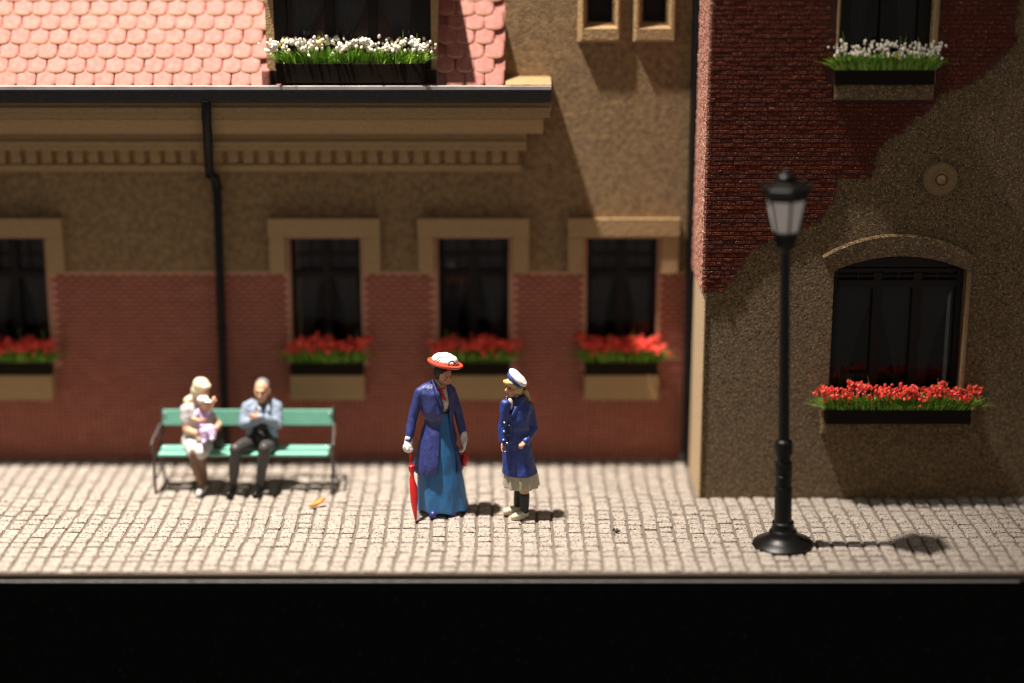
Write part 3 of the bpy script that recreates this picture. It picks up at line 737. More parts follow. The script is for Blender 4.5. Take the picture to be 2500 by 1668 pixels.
def hexr(r, z, rot=hz): return [(r*math.cos(rot+k*math.pi/3), r*math.sin(rot+k*math.pi/3), z) for k in range(6)]
rf.loft([hexr(lr(320), lz(304)), hexr(lr(350), lz(262)), hexr(lr(385), lz(232)), hexr(lr(410), lz(218)), hexr(lr(405), lz(206)), hexr(lr(250), lz(176)), hexr(lr(150), lz(158)), hexr(lr(110), lz(150))], True, 0, False)
rf.build('lantern_roof', M['lampblk'], lampr, bevel=.006)
for k in range(6):
    a = hz+k*math.pi/3
    MB().ell((0,0,0), (.022,.022,.026)).build('roof_knob', M['lampblk'], lampr, (lr(392)*math.cos(a), lr(392)*math.sin(a), lz(196)))
fn = MB(); fn.lathe([(lr(90),lz(165)),(lr(80),lz(150)),(lr(140),lz(140)),(lr(150),lz(122)),(lr(120),lz(106)),(lr(60),lz(97)),(lr(34),lz(92)),(lr(42),lz(82)),(lr(30),lz(72)),(lr(6),lz(66))], n=24)
fn.build('finial', M['lampblk'], lampr)

# ------------------------------------------------------------------ bench
def C_(zx, zy, Y): return P(340+zx/4.126, 880+zy/4.126, Y)
bx0 = C_(205, 950, 2.3).x; bx1 = C_(1925, 950, 2.3).x; BC = (bx0+bx1)/2
bench = empty('park_bench', (BC, 2.3, 0), 'mint green slatted bench with curled iron ends, against the brick base', 'bench')
def bl(p): return Vector((p[0]-BC, p[1]-2.3, p[2]))
SZ = .40
def slat(ya, yb, z, t, name, tilt=0):
    o = MB().box(bx0-BC+.012, bx1-BC-.012, -(yb-ya)/2, (yb-ya)/2, -t/2, t/2).build(name, M['mint'], bench, (0, (ya+yb)/2-2.3, z), bevel=.006); o.rotation_euler = (tilt, 0, 0); return o
slat(2.16, 2.27, SZ, .03, 'seat_slat', .05); slat(2.30, 2.43, SZ+.01, .03, 'seat_slat')
zt = C_(1000, 492, 2.62).z; zbb = C_(1000, 655, 2.58).z
o = MB().box(bx0-BC-.0, bx1-BC+.005, -.014, .014, -(zt-zbb)/2, (zt-zbb)/2).build('backrest', M['mint'], bench, (0, .30, (zt+zbb)/2), bevel=.006); o.rotation_euler = (-.12, 0, 0)
for sgn, X in ((-1, bx0-BC), (1, bx1-BC)):
    e = MB(); xo = X+sgn*.012
    e.tube([(xo-sgn*.0,.345,zt+.02),(xo,.33,zt-.1),(xo,.29,zbb-.05),(xo+sgn*.01,.22,SZ+.10),(xo,.15,SZ),(xo,.20,SZ-.2),(xo,.27,0)], .017, 8)   # back post and rear leg
    e.tube([(xo,.30,zbb+.02),(xo+sgn*.012,.22,SZ+.22),(xo+sgn*.03,.06,SZ+.17),(xo+sgn*.035,-.08,SZ+.155),(xo+sgn*.040,-.15,SZ+.12),(xo+sgn*.03,-.14,SZ+.06),(xo+sgn*.02,-.12,SZ),(xo+sgn*.025,-.15,SZ-.2),(xo+sgn*.01,-.20,0)], .016, 8)   # arm curl and front leg
    e.tube([(xo,.16,SZ-.02),(xo,-.12,SZ-.02)], .014, 8)
    e.tube([(xo,.22,.16),(xo,-.16,.16)], .009, 6)
    for y in (.27, -.20): e.cap((xo,y-.02,.008),.016,(xo,y+.02,.008),.016,8)
    e.build('end_frame', M['iron'], bench)
    for (y, z) in ((-.085, SZ+.02), (.065, SZ+.03)):
        MB().ell((0,0,0), (.014,.014,.008)).build('bolt', M['silver'], bench, (X-sgn*.05, y, z))
    MB().ell((0,0,0), (.014,.008,.014)).build('bolt', M['silver'], bench, (X-sgn*.02, .285, zt-.03))

# ------------------------------------------------------------------ figure helpers
def headM(c, yaw, pitch, roll=0): return Matrix.Translation(c) @ Matrix.Rotation(yaw, 4, 'Z') @ Matrix.Rotation(pitch, 4, 'X') @ Matrix.Rotation(roll, 4, 'Y')
def head(mb, c, yaw, pitch, k=1.0, roll=0, ears=True):
    n0 = len(mb.v)
    mb.ell((0,.012,.028), (.073,.090,.083)); mb.ell((0,-.020,-.010), (.064,.068,.075)); mb.ell((0,-.028,-.055), (.047,.053,.048))
    mb.ell((0,-.070,-.088), (.020,.018,.018)); mb.ell((0,-.076,.036), (.046,.014,.012)); mb.cap((0,-.086,.022),.008,(0,-.108,-.018),.0125); mb.ell((0,-.094,-.022), (.020,.011,.009))
    mb.ell((.036,-.062,-.020), (.020,.018,.020)); mb.ell((-.036,-.062,-.020), (.020,.018,.020))
    mb.ell((0,-.082,-.050), (.021,.009,.006)); mb.ell((0,-.080,-.060), (.018,.010,.006))
    if ears:
        for s in (-1,1): mb.ell((s*.074,.008,-.008), (.010,.020,.030))
    Mh = headM(c, yaw, pitch, roll) @ Matrix.Scale(k, 4); mb.xf(Mh, n0); return Mh
def face_paint(Mh, k=1.0):
    ey = [Mh @ Vector((s*.030,-.078,.012)) for s in (-1,1)]; ey2 = [Mh @ Vector((s*.040,-.074,.011)) for s in (-1,1)]; br = []
    for s in (-1,1):
        for t in (.018,.030,.042): br.append(Mh @ Vector((s*t,-.086,.040-.004*abs(t-.030)/.012)))
    lp = [Mh @ Vector((t,-.087,-.055)) for t in (-.013,0,.013)]
    def f(c, n):
        for e in ey:
            if (c-e).length < .0105*k: return 1
        for e in br:
            if (c-e).length < .0065*k: return 1
        for e in lp:
            if (c-e).length < .0085*k: return 2
        return 0
    return f
def hand(mb, wr, d, nrm, k=1.0, curl=.5, thumb=1, fat=1.0, spread=.12):
    """palm, four fingers bent at two knuckles and a thumb from the side of the palm"""
    wr = Vector(wr); d = Vector(d).normalized(); nrm = Vector(nrm); nrm = (nrm-d*nrm.dot(d)).normalized(); s = d.cross(nrm)*thumb
    Mp = Matrix((s, d, nrm)).transposed()
    mb.ell(wr+d*.045*k, (.038*k*fat, .052*k, .017*k*fat), Mp); mb.cap(wr-d*.02*k, .024*k*fat, wr+d*.03*k, .026*k*fat)
    for i, (o, L) in enumerate(((.028,.070),(.010,.079),(-.009,.073),(-.027,.057))):
        b = wr+d*.085*k+s*o*k; a = curl*(1+.12*i); r = .0095*k*fat*(1-.05*i); p = b; dd = (d+s*o*spread*8).normalized(); ang_ = 0
        p0 = b-d*.02*k
        for q in range(3):
            ang_ += a; v = dd*math.cos(ang_)+nrm*math.sin(ang_); p1 = p+v*L*k*(.45,.32,.25)[q]; mb.cap(p0 if q == 0 else p, r, p1, r*.92); p = p1; r *= .92
    b = wr+d*.025*k+s*.030*k; v = (d*.55+s*.75+nrm*.25).normalized(); p1 = b+v*.035*k; v2 = (d*.9+s*.15+nrm*(.3+curl*.5)).normalized(); p2 = p1+v2*.036*k
    mb.cap(b, .012*k*fat, p1, .0105*k*fat); mb.cap(p1, .0105*k*fat, p2, .0085*k*fat)
def ering(c, rx, ry, z=None, n=28, wav=0, nw=8, ph=0, rot=0):
    out = []
    for i in range(n):
        a = 2*math.pi*i/n; f = 1+wav*math.sin(nw*a+ph); x = rx*f*math.cos(a); y = ry*f*math.sin(a)
        out.append(Vector((c[0]+x*math.cos(rot)-y*math.sin(rot), c[1]+x*math.sin(rot)+y*math.cos(rot), c[2] if z is None else z)))
    return out
def open_coat(mb, rings, th=.014, n=26, rot=0):
    """rings: z,cx,cy,rx,ry,xl,xr  - xl/xr are where the front edges stand; closed thick shell"""
    R_ = []
    for (z, cx, cy, rx, ry, xl, xr) in rings:
        al = math.acos(max(-.98, min(.98, (xl-cx)/rx))); ar = math.acos(max(-.98, min(.98, (xr-cx)/rx)))
        a0 = -ar; a1 = 2*math.pi-al      # counter-clockwise from right front edge round the back to the left edge
        outer = []; inner = []
        for i in range(n+1):
            a = a0+(a1-a0)*i/n
            outer.append(Vector((cx+rx*math.cos(a), cy+ry*math.sin(a), z))); inner.append(Vector((cx+(rx-th)*math.cos(a), cy+(ry-th)*math.sin(a), z)))
        R_.append(outer+inner[::-1])
    mb.loft(R_)

# ------------------------------------------------------------------ standing woman
WY = 1.62; WX = P(1078, 1255, WY).x
def W(zx, zy, dy=0.0):
    p = P(940+zx/3.409, 840+zy/3.409, WY+dy); return Vector((p.x-WX, dy, p.z))
wo = empty('person', (WX, WY, 0), 'standing woman in long violet-blue coat, teal skirt and white hat with red brim', 'person')
HC = W(486, 262, -.03); yw, pt = R(38), R(24)
b = MB(); Mh = head(b, HC, yw, pt, 1.02, ears=False)
nk0 = W(440, 345, .01)
b.chain([HC+Vector((-.02,.02,-.04)), nk0, nk0+Vector((-.01,0,-.10))], [.046,.042,.055])
sR = W(288, 395, -.01); eR = W(226, 610, -.04); wR = W(196, 800, -.12); sL = W(545, 390, .04); eL = W(612, 580, .05); wL = W(655, 760, .0)
b.chain([nk0+Vector((0,0,-.07)), sR, eR, wR], [.06,.045,.036,.026]); b.chain([nk0+Vector((0,0,-.07)), sL, eL, wL], [.06,.045,.036,.026])
b.ell(nk0+Vector((-.01,.01,-.20)), (.135,.09,.17)); b.ell(W(445,640), (.105,.08,.12)); b.ell(W(455,790), (.15,.11,.16))
for xx in (-.07,.09): b.chain([Vector((xx,0,.72)), Vector((xx*.9,-.01,.42)), Vector((xx*.8,.01,.07))], [.09,.06,.04])
hR = (wR, Vector((-.10,-.05,-1)), Vector((.8,-.4,0))); hL = (wL, Vector((.05,-.05,-1)), Vector((-.7,-.3,0)))
hand(b, *hR, 1.05, 1.05, 1, 1.1); hand(b, *hL, 1.0, .35, -1)
fR = W(400, 1425, -.19)
b.chain([Vector((fR.x-.01,-.04,.05)), Vector((fR.x,-.20,.035))], [.042,.036]); b.chain([Vector((.10,.0,.05)), Vector((.13,-.12,.035))], [.04,.035])
b.fuse('body', [M['skin'], M['eye'], M['lip']], wo, .0065, 3, paint=face_paint(Mh, 1.02))
# hair under the hat
hb = MB(); n0 = len(hb.v); hb.ell((0,.028,.040), (.084,.088,.088)); hb.ell((0,.075,-.02), (.055,.045,.05)); hb.ell((.055,.02,.01), (.03,.045,.05)); hb.ell((-.055,.02,.01), (.03,.045,.05)); hb.xf(Mh, n0)
hb.fuse('hair', M['hair_b'], wo, .007, 3, .004, 30)
# skirt
sk_ = MB(); rg = []
for (zx0, zx1, zy, ry) in ((345,545,560,.09),(335,560,640,.085),(320,575,760,.12),(280,610,900,.155),(268,632,1045,.18),(268,655,1150,.20),(266,672,1250,.215),(264,694,1340,.225),(266,700,1392,.225)):
    a, c = W(zx0, zy), W(zx1, zy); f = (zy-560)/830.
    rg.append(ering(((a.x+c.x)/2, 0, a.z+ry*.27*.0), (c.x-a.x)/2, ry, n=56, wav=.035*f, nw=9, ph=1.1))
rg[-1] = [Vector((v.x, v.y, .035+.010*math.sin(7*math.atan2(v.y, v.x)))) for v in rg[-1]]
rg = rg[::-1]; sk_.loft(rg)
sk_.fuse('skirt', M['skirt'], wo, .007, 3, .008, 7, stretch=(1.4,1.4,.3))
# blouse, bow
bl_ = MB(); bl_.ell(W(478,440,-.035), (.088,.078,.15)); bl_.chain([nk0+Vector((.0,-.005,-.04)), nk0+Vector((.008,-.014,.024))], [.062,.053])
bl_.fuse('blouse', M['blouse'], wo, .0065, 3, .003, 20)
bo = MB(); kn = W(468,378,-.115)
bo.ell(kn, (.016,.012,.014)); bo.chain([kn, kn+Vector((-.038,.012,.015))], [.008,.015]); bo.chain([kn, kn+Vector((.030,.008,.012))], [.008,.012]); bo.chain([kn, kn+Vector((.010,-.010,-.085))], [.009,.015]); bo.chain([kn, kn+Vector((.040,-.004,-.11))], [.008,.011])
bo.fuse('neck_bow', M['redp'], wo, .005, 1)
# coat with sleeves
ct = MB(); spec_ = []
def cr(zy, zl, zr, ol, orr, ry, cy=0.0):
    ry = min(ry, .115) if zy < 600 else ry
    a, c = W(zl, zy, cy), W(zr, zy, cy); spec_.append((a.z, (a.x+c.x)/2, cy, (c.x-a.x)/2, ry, W(ol, zy, -.1).x, W(orr, zy, -.1).x))
cr(318, 352, 535, 398, 515, .062, .01); cr(350, 290, 570, 410, 516, .088, .01); cr(400, 262, 578, 440, 522, .105); cr(470, 285, 580, 470, 532, .120, -.005); cr(555, 305, 575, 497, 540, .132, -.015)
cr(620, 328, 565, 470, 545, .110, -.005); cr(665, 322, 570, 462, 545, .112); cr(760, 292, 592, 456, 562, .145); cr(880, 262, 615, 452, 590, .182); cr(970, 245, 635, 446, 604, .205); cr(1048, 236, 652, 436, 606, .215)
open_coat(ct, spec_, .016)
ct.chain([W(350,375,.0), sR+Vector((.008,0,-.012)), eR, wR], [.060,.058,.050,.043]); ct.chain([W(500,385,.02), sL, eL, wL], [.066,.058,.046,.038])
# lapels
ct.chain([W(395,300,-.055), W(440,420,-.125), W(490,545,-.140)], [.016,.026,.010]); ct.chain([W(520,345,-.07), W(545,440,-.10), W(545,540,-.115)], [.014,.020,.008])
ct.chain([W(372,335,.05), W(380,318,.0), W(398,305,-.055)], [.022,.020,.016]); ct.chain([W(372,335,.05), W(440,320,.075), W(515,338,.05)], [.022,.020,.018])
ct.fuse('coat', M['coat'], wo, .0065, 6, .009, 8, stretch=(1.3,1.3,.6))
# gloves
for (h, th_, cu_) in ((hR, 1, 1.05), (hL, -1, .35)):
    g = MB(); hand(g, *h, 1.12, cu_, th_, 1.5 if th_ > 0 else 1.3)
    if th_ > 0: g.ell(W(187,862,-.15), (.050,.042,.050))
    g.cap(h[0]-h[1].normalized()*.02, .033, h[0]+h[1].normalized()*.03, .035); g.fuse('glove', M['glove'], wo, .0052, 2, .002, 40)
for (fx, fy, fy2) in ((fR.x, -.06, -.225), (.12, -.02, -.17)):
    s_ = MB(); s_.chain([(fx-.005,fy,.052), (fx,(fy+fy2)/2,.052), (fx,fy2,.037)], [.046,.044,.038]); s_.box(fx-.035, fx+.035, fy2-.02, fy+.03, .0, .02); s_.fuse('shoe', M['shoe_b'], wo, .007, 3)
# hat
ht = MB(); hc_ = W(497, 172, -.03); Mt = Matrix.Translation(hc_) @ Matrix.Rotation(R(11.5), 4, 'Y') @ Matrix.Rotation(R(-3), 4, 'X')
ht.lathe([(.001,-.018),(.10,-.020),(.165,-.004),(.182,.014),(.180,.026),(.160,.026),(.001,.030)], n=48); ht.xf(Mt)
hat = ht.build('hat_brim', M['hatred'], wo)
cr_ = MB(); cr_.ell((-.005,0,.045), (.140,.134,.060)); cr_.ell((-.045,-.03,.080), (.075,.07,.040)); cr_.ell((.055,-.02,.068), (.065,.075,.045)); cr_.ell((0,.05,.07), (.08,.06,.045)); cr_.xf(Mt)
Mi = Mt.inverted()
def hp(c, n):
    q = Mi @ c; x, y, z = q
    if y < .06:
        for (a, bb, dx) in ((-.085,-.045,.045),(-.060,-.055,.055)):
            if abs((x-a)-(z-.06)*.9) < .0055 and .03 < z < .095: return 1
        if abs(math.hypot(x-.062, (z-.045)*1.0)-.028) < .0065 and x > .03 and z < .085 and y < -.03: return 1
        if abs(x-.10+(z-.05)) < .006 and z < .07 and y < -.02: return 1
    return 0
cr_.fuse('hat_crown', [M['white_hat'], M['inkdark']], wo, .0055, 3, .004, 16, paint=hp)
# umbrella in her right hand
ut = W(258, 1478, -.33); ut.z = .012; uh = W(212, 930, -.18); ug = W(208, 905, -.17)
um = empty('umbrella', (WX+ut.x, WY+ut.y, 0), 'furled red umbrella held point down on the cobbles by the standing woman', 'umbrella')
def U(v): return Vector((v.x-ut.x, v.y-ut.y, v.z))
ax_ = [U(uh)+(U(ut)-U(uh))*t for t in (0,.08,.14,.16,.22,.28,.36,.50,.68,.85,.97,1.0)]
u = MB(); u.tube(ax_, [.016,.017,.019,.032,.029,.019,.026,.039,.033,.024,.013,.006], 14)
for i, v in enumerate(u.v):
    q = Vector(v); u.v[i] = tuple(q+Vector((noise.noise(q*16), noise.noise(q*16+Vector((5,0,0))), 0))*.013)
u.build('canopy', M['redp'], um)
MB().tube([U(uh), U(ug), U(ug)+Vector((0,.01,.03))], [.016,.014,.012], 10).build('handle', M['redp'], um)
# handbag
hbp = W(665, 960, .04); bag = empty('handbag', (WX+hbp.x, WY+hbp.y, hbp.z), 'small red handbag hanging from the gloved left hand of the standing woman', 'handbag')
MB().ell((-.002,0,-.0), (.040,.075,.075)).fuse('bag_body', M['redp'], bag, .006, 2, .003, 20)
tp = W(655, 850, .02)-hbp
MB().tube([(-.0,-.045,.055), (tp.x-.012,-.035,tp.z*.6), (tp.x,-.02,tp.z+.02), (tp.x,.02,tp.z+.02), (tp.x-.012,.03,tp.z*.6), (-.0,.045,.055)], .009, 8).build('strap', M['redp'], bag)

# ------------------------------------------------------------------ girl
GY = 1.47; GX = P(1268, 1262, GY).x
def Q(zx, zy, dy=0.0):
    p = P(940+zx/3.409, 840+zy/3.409, GY+dy); return Vector((p.x-GX, dy, p.z))
gi = empty('person', (GX, GY, 0), 'girl in royal blue coat and white sailor cap, standing and looking up at the woman', 'person')
HC = Q(1066, 365, -.02); yw, pt = R(-46), R(-4)
b = MB(); Mh = head(b, HC, yw, pt, .95, ears=False); nk = Q(1085, 455, .01)
b.chain([HC+Vector((.02,.01,-.03)), nk, nk+Vector((.01,0,-.1))], [.040,.038,.05])
sR = Q(1005, 500, -.10); eR = Q(975, 690, -.12); wR = Q(985, 815, -.16); sL = Q(1180, 525, .05); eL = Q(1228, 700, .05); wL = Q(1165, 815, -.12)
b.chain([nk+Vector((0,0,-.07)), sR, eR, wR], [.05,.04,.032,.024]); b.chain([nk+Vector((0,0,-.07)), sL, eL, wL], [.05,.04,.034,.024])
b.ell(Q(1100,620), (.10,.10,.2)); b.ell(Q(1110,850), (.11,.12,.2))
hR = (wR, Vector((-.25,-.3,-1)), Vector((.8,-.3,0))); hL = (wL, Vector((-.75,-.45,-.5)), Vector((.1,.2,-1)))
hand(b, *hR, .80, .6, 1); hand(b, *hL, .84, 1.25, -1, 1.15)
kR = Q(1108, 1215, .06); aR = Q(1098, 1372, .07); kL = Q(1160, 1215, -.06); aL = Q(1160, 1415, -.07)
b.chain([Q(1085,1010,.03), kR, aR], [.075,.040,.028]); b.chain([Q(1150,1010,-.03), kL, aL], [.085,.050,.034])
b.fuse('body', [M['skin'], M['eye'], M['lip']], gi, .0065, 3, paint=face_paint(Mh, .95))
for (k_, a_, r0, r1, tx, ty, n_) in ((kR, aR, .040, .032, -.11, -.05, 0), (kL, aL, .052, .040, -.105, -.06, 1)):
    s_ = MB(); st_ = k_+(a_-k_)*(.0 if n_ == 0 else .22); s_.chain([st_, k_+(a_-k_)*.55, Vector((a_.x, a_.y, .06))], [r0+.003, (r0+r1)/2+.004, r1+.003]); s_.fuse('sock', M['sock'], gi, .007, 3)
    f_ = MB(); f_.chain([(a_.x+.005, a_.y, .045), (a_.x+tx*.5, a_.y+ty*.5, .040), (a_.x+tx, a_.y+ty, .032)], [.042,.043,.036])
    c_ = Vector((a_.x+tx*.5, a_.y+ty*.5, .0)); f_.ell((c_.x, c_.y, .012), (.085,.045,.014), Matrix.Rotation(math.atan2(ty, tx), 3, 'Z')); f_.fuse('shoe', M['cream'], gi, .0065, 3)
# skirt under coat
sk_ = MB(); rg = []
for (z0_, z1_, zy, ry, wv_) in ((1010,1230,1000,.12,0),(992,1268,1070,.155,.03),(990,1276,1130,.165,.06),(988,1282,1180,.17,.075)):
    a, c = Q(z0_, zy), Q(z1_, zy); rg.append(ering(((a.x+c.x)/2, 0, a.z), (c.x-a.x)/2, ry, n=64, wav=wv_, nw=11, ph=.6))
sk_.loft(rg[::-1]); sk_.fuse('skirt', M['beige'], gi, .0065, 2)
# coat
ct = MB(); rg = []
for (z0_, z1_, zy, ry, cy) in ((1020,1150,445,.06,0),(985,1195,485,.095,0),(975,1215,540,.115,0),(985,1205,620,.12,-.01),(985,1205,700,.118,-.005),(980,1212,800,.13,0),(976,1225,900,.145,0),(972,1250,1000,.155,0),(974,1270,1066,.165,0)):
    a, c = Q(z0_, zy, cy), Q(z1_, zy, cy); rg.append(ering(((a.x+c.x)/2, cy, a.z), (c.x-a.x)/2, ry, n=36))
ct.loft(rg[::-1])
ct.chain([nk+Vector((-.0,-.0,-.05)), sR, eR, wR], [.06,.055,.045,.038]); ct.chain([nk+Vector((.02,.02,-.06)), sL, eL, wL+Vector((.012,.008,.008))], [.06,.068,.056,.044])
ct.ell(Q(1175,510,.02), (.062,.062,.05))
# collar
ct.chain([Q(1150,440,.06), Q(1130,480,-.06), Q(1060,590,-.13)], [.034,.034,.014]); ct.chain([Q(1020,450,-.05), Q(1000,500,-.11), Q(1035,590,-.13)], [.026,.026,.012]); ct.chain([Q(1150,440,.06), Q(1060,440,.09)], [.034,.03])
# front overlap edge
ct.chain([Q(1040,600,-.118), Q(1035,800,-.120), Q(1030,1050,-.142)], [.010,.010,.010])
def gp(c, n): return 0
gcoat = ct.fuse('coat', M['coat_g'], gi, .0065, 2, .011, 9, stretch=(1.2,1.2,.7))
bl_ = MB(); bl_.ell(Q(1040,500,-.09), (.035,.035,.065)); bl_.chain([nk+Vector((-.01,-.01,-.05)), nk+Vector((-.008,-.012,-.005))], [.047,.040]); bl_.fuse('blouse', M['blouse'], gi, .0065, 2)
from mathutils.bvhtree import BVHTree
bvh = BVHTree.FromPolygons([v.co.copy() for v in gcoat.data.vertices], [list(p.vertices) for p in gcoat.data.polygons])
for (zx, zy) in ((987,655),(1025,675),(984,728),(1018,755),(980,798),(1010,825)):
    tgt = Q(zx+6, zy, -.1); oc = Vector((-GX, CY-GY, CH)); dr_ = (tgt-oc).normalized(); hit = bvh.ray_cast(oc, dr_)
    MB().ell((0,0,0), (.0105,.0105,.0105)).build('button', M['silver'], gi, (hit[0] if hit[0] else tgt)-dr_*.004)
# hair and cap
hb = MB(); n0 = len(hb.v); hb.ell((0,.018,.045), (.092,.098,.080)); hb.ell((0,-.070,.068), (.072,.042,.034)); hb.ell((.055,.02,.0), (.040,.060,.060)); hb.ell((-.055,.02,.0), (.038,.055,.055)); hb.ell((0,.075,-.03), (.06,.045,.07)); hb.xf(Mh, n0)
hb.chain([Q(1165,400,.06), Q(1188,440,.08), Q(1200,500,.08)], [.03,.026,.012])
hb.fuse('hair', M['hair_y'], gi, .0065, 3, .007, 26)
cc_ = Q(1088, 296, -.01); Mc = Matrix.Translation(cc_) @ Matrix.Rotation(R(44), 4, 'Y') @ Matrix.Rotation(R(4), 4, 'X')
cp = MB(); cp.lathe([(.001,-.022),(.105,-.022),(.108,.0),(.104,.012),(.001,.012)], n=40); cp.xf(Mc); cp.build('cap_band', M['coat_g'], gi, bevel=.004)
cp = MB(); cp.lathe([(.001,.008),(.100,.008),(.118,.022),(.121,.034),(.108,.050),(.06,.060),(.001,.062)], n=40); cp.xf(Mc); cp.fuse('cap_top', M['white_hat'], gi, .006, 2, .004, 14)
rbn = MB(); rbn.tube([Q(1160,375,.06), Q(1180,410,.07), Q(1190,455,.075), Q(1198,490,.07)], [.016,.014,.014,.010], 6); rbn.build('cap_ribbon', M['coat_g'], gi)

# ------------------------------------------------------------------ seated man
MX = C_(1235, 800, 2.4).x; man = empty('person', (MX, 2.4, 0), 'man with grey hair and crossed arms in a grey-blue jacket, seated on the bench', 'person')
def K(zx, zy, Y):
    p = C_(zx, zy, Y); return Vector((p.x-MX, Y-2.4, p.z))
b = MB(); HC = K(1235, 310, 2.38); Mh = head(b, HC, R(-6), R(8), 1.05)
nk = K(1235, 430, 2.42); hip = Vector((0, .0, .50)); b.chain([HC+Vector((0,.02,-.04)), nk, nk+Vector((0,0,-.08))], [.05,.05,.06])
b.ell(K(1235,560,2.42), (.15,.10,.16)); b.ell(K(1235,740,2.40), (.125,.10,.13))
sR = K(1085, 475, 2.42); eR = K(1050, 640, 2.33); wR = K(1200, 600, 2.22); sL = K(1380, 475, 2.42); eL = K(1395, 640, 2.33); wL = K(1225, 570, 2.20)
b.chain([sR, eR, wR], [.05,.042,.028]); b.chain([sL, eL, wL], [.05,.042,.028])
hand(b, wR, Vector((.9,-.1,-.1)), Vector((0,1,.1)), .85, .5, 1); hand(b, wL, Vector((-1,-.12,.05)), Vector((0,1,-.2)), .9, .35, -1)
kR = K(975, 895, 2.05); aR = K(945, 1235, 2.12); kL = K(1262, 890, 2.05); aL = K(1215, 1245, 2.10)
hR_ = Vector((-.085,.02,.46)); hL_ = Vector((.085,.02,.46))
b.chain([hR_, kR, aR], [.085,.058,.036]); b.chain([hL_, kL, aL], [.085,.058,.036])
for a_ in (aR, aL): b.chain([Vector((a_.x,a_.y,.05)), Vector((a_.x-.03,a_.y-.13,.035))], [.035,.03])
b.fuse('body', [M['skin_pale'], M['eye'], M['lip']], man, .0075, 3, paint=face_paint(Mh, 1.05))
hb = MB(); n0 = len(hb.v); hb.ell((0,.045,.048), (.076,.068,.074)); hb.ell((.06,.03,.01), (.020,.035,.045)); hb.ell((-.06,.03,.01), (.020,.035,.045)); hb.xf(Mh, n0); hb.fuse('hair', M['hair_g'], man, .007, 2, .003, 30)
s_ = MB(); s_.ell(K(1235,610,2.40), (.125,.105,.19)); s_.ell(K(1235,760,2.38), (.132,.115,.11)); s_.chain([nk+Vector((0,0,-.06)), nk+Vector((0,-.005,-.01))], [.06,.052]); s_.fuse('shirt', M['blackcloth'], man, .008, 3, .004, 14)
j = MB(); open_coat(j, [(K(1235,430,2.42).z, 0,.03,.09,.075,-.04,.03),(K(1235,470,2.42).z,0,.03,.19,.105,-.05,.02),(K(1235,560,2.42).z,0,.02,.175,.12,-.06,.05),(K(1235,700,2.42).z,0,.02,.160,.125,-.10,.10),(K(1235,800,2.42).z,0,.02,.165,.13,-.13,.13)], .02)
j.chain([K(1130,455,2.43), sR, eR, wR+Vector((.0,0,0))], [.07,.066,.054,.042]); j.chain([K(1340,455,2.43), sL, eL, wL], [.07,.066,.054,.042]); j.chain([K(1180,430,2.36), K(1215,500,2.30), K(1240,590,2.28)], [.02,.03,.014]); j.chain([K(1290,425,2.36), K(1300,500,2.30), K(1270,590,2.28)], [.02,.03,.014])
j.fuse('jacket', M['jacket'], man, .0075, 2, .010, 12)
t_ = MB(); t_.ell((0,.02,.47), (.165,.13,.085)); t_.chain([hR_, kR, aR], [.095,.068,.047]); t_.chain([hL_, kL, aL], [.095,.068,.047]); t_.fuse('trousers', M['trouser'], man, .008, 3, .008, 10)
for a_ in (aR, aL):
    f_ = MB(); f_.chain([(a_.x,a_.y+.01,.045), (a_.x-.015,a_.y-.07,.045), (a_.x-.03,a_.y-.15,.036)], [.042,.042,.036]); f_.fuse('shoe', M['lampblk'], man, .007, 2)

# ------------------------------------------------------------------ seated woman and toddler
SX = C_(590, 800, 2.4).x; sw = empty('person', (SX, 2.4, 0), 'seated woman with pale blonde hair and pale skirt, holding a toddler on the bench', 'person')
def S(zx, zy, Y):
    p = C_(zx, zy, Y); return Vector((p.x-SX, Y-2.4, p.z))
b = MB(); HC = S(632, 300, 2.36); Mh = head(b, HC, R(48), R(22), .98, ears=False); nk = S(560, 430, 2.42)
b.chain([HC+Vector((-.02,.02,-.04)), nk, nk+Vector((0,0,-.08))], [.045,.042,.05]); b.ell(S(560,570,2.43), (.125,.09,.17)); b.ell(S(575,760,2.41), (.12,.10,.12))
sR = S(470, 500, 2.38); eR = S(478, 700, 2.32); wR = S(590, 740, 2.22); sL = S(660, 500, 2.45); eL = S(800, 650, 2.36); wL = S(740, 720, 2.24)
b.chain([sR, eR, wR], [.05,.043,.028]); b.chain([sL, S(740,590,2.40), eL, wL], [.05,.045,.040,.028])
hand(b, wR, Vector((.8,-.3,.3)), Vector((0,1,.2)), .85, .6, 1); hand(b, wL, Vector((-.8,-.3,.2)), Vector((0,1,.2)), .85, .6, -1)
k1 = S(560, 930, 2.06); k2 = S(625, 925, 2.06); a1 = S(625, 1250, 2.12); a2 = S(665, 1225, 2.20)
h1 = Vector((-.08,.02,.46)); h2 = Vector((.09,.02,.46))
b.chain([h1, k1, S(560,1040,2.08), a1], [.08,.056,.050,.030]); b.chain([h2, k2, S(625,1050,2.12), a2], [.08,.056,.048,.030])
b.fuse('body', [M['skin_pale'], M['eye'], M['lip']], sw, .0075, 3, paint=face_paint(Mh, .98))
hb = MB(); n0 = len(hb.v); hb.ell((0,.028,.045), (.092,.096,.086)); hb.ell((0,-.045,.080), (.06,.04,.03)); hb.ell((0,.08,-.04), (.07,.05,.08)); hb.ell((-.06,.03,-.02), (.04,.06,.08)); hb.xf(Mh, n0)
hb.chain([S(540,380,2.44), S(485,410,2.42), S(490,440,2.40)], [.05,.042,.035]); hb.fuse('hair', M['hair_p'], sw, .0075, 3, .006, 22)
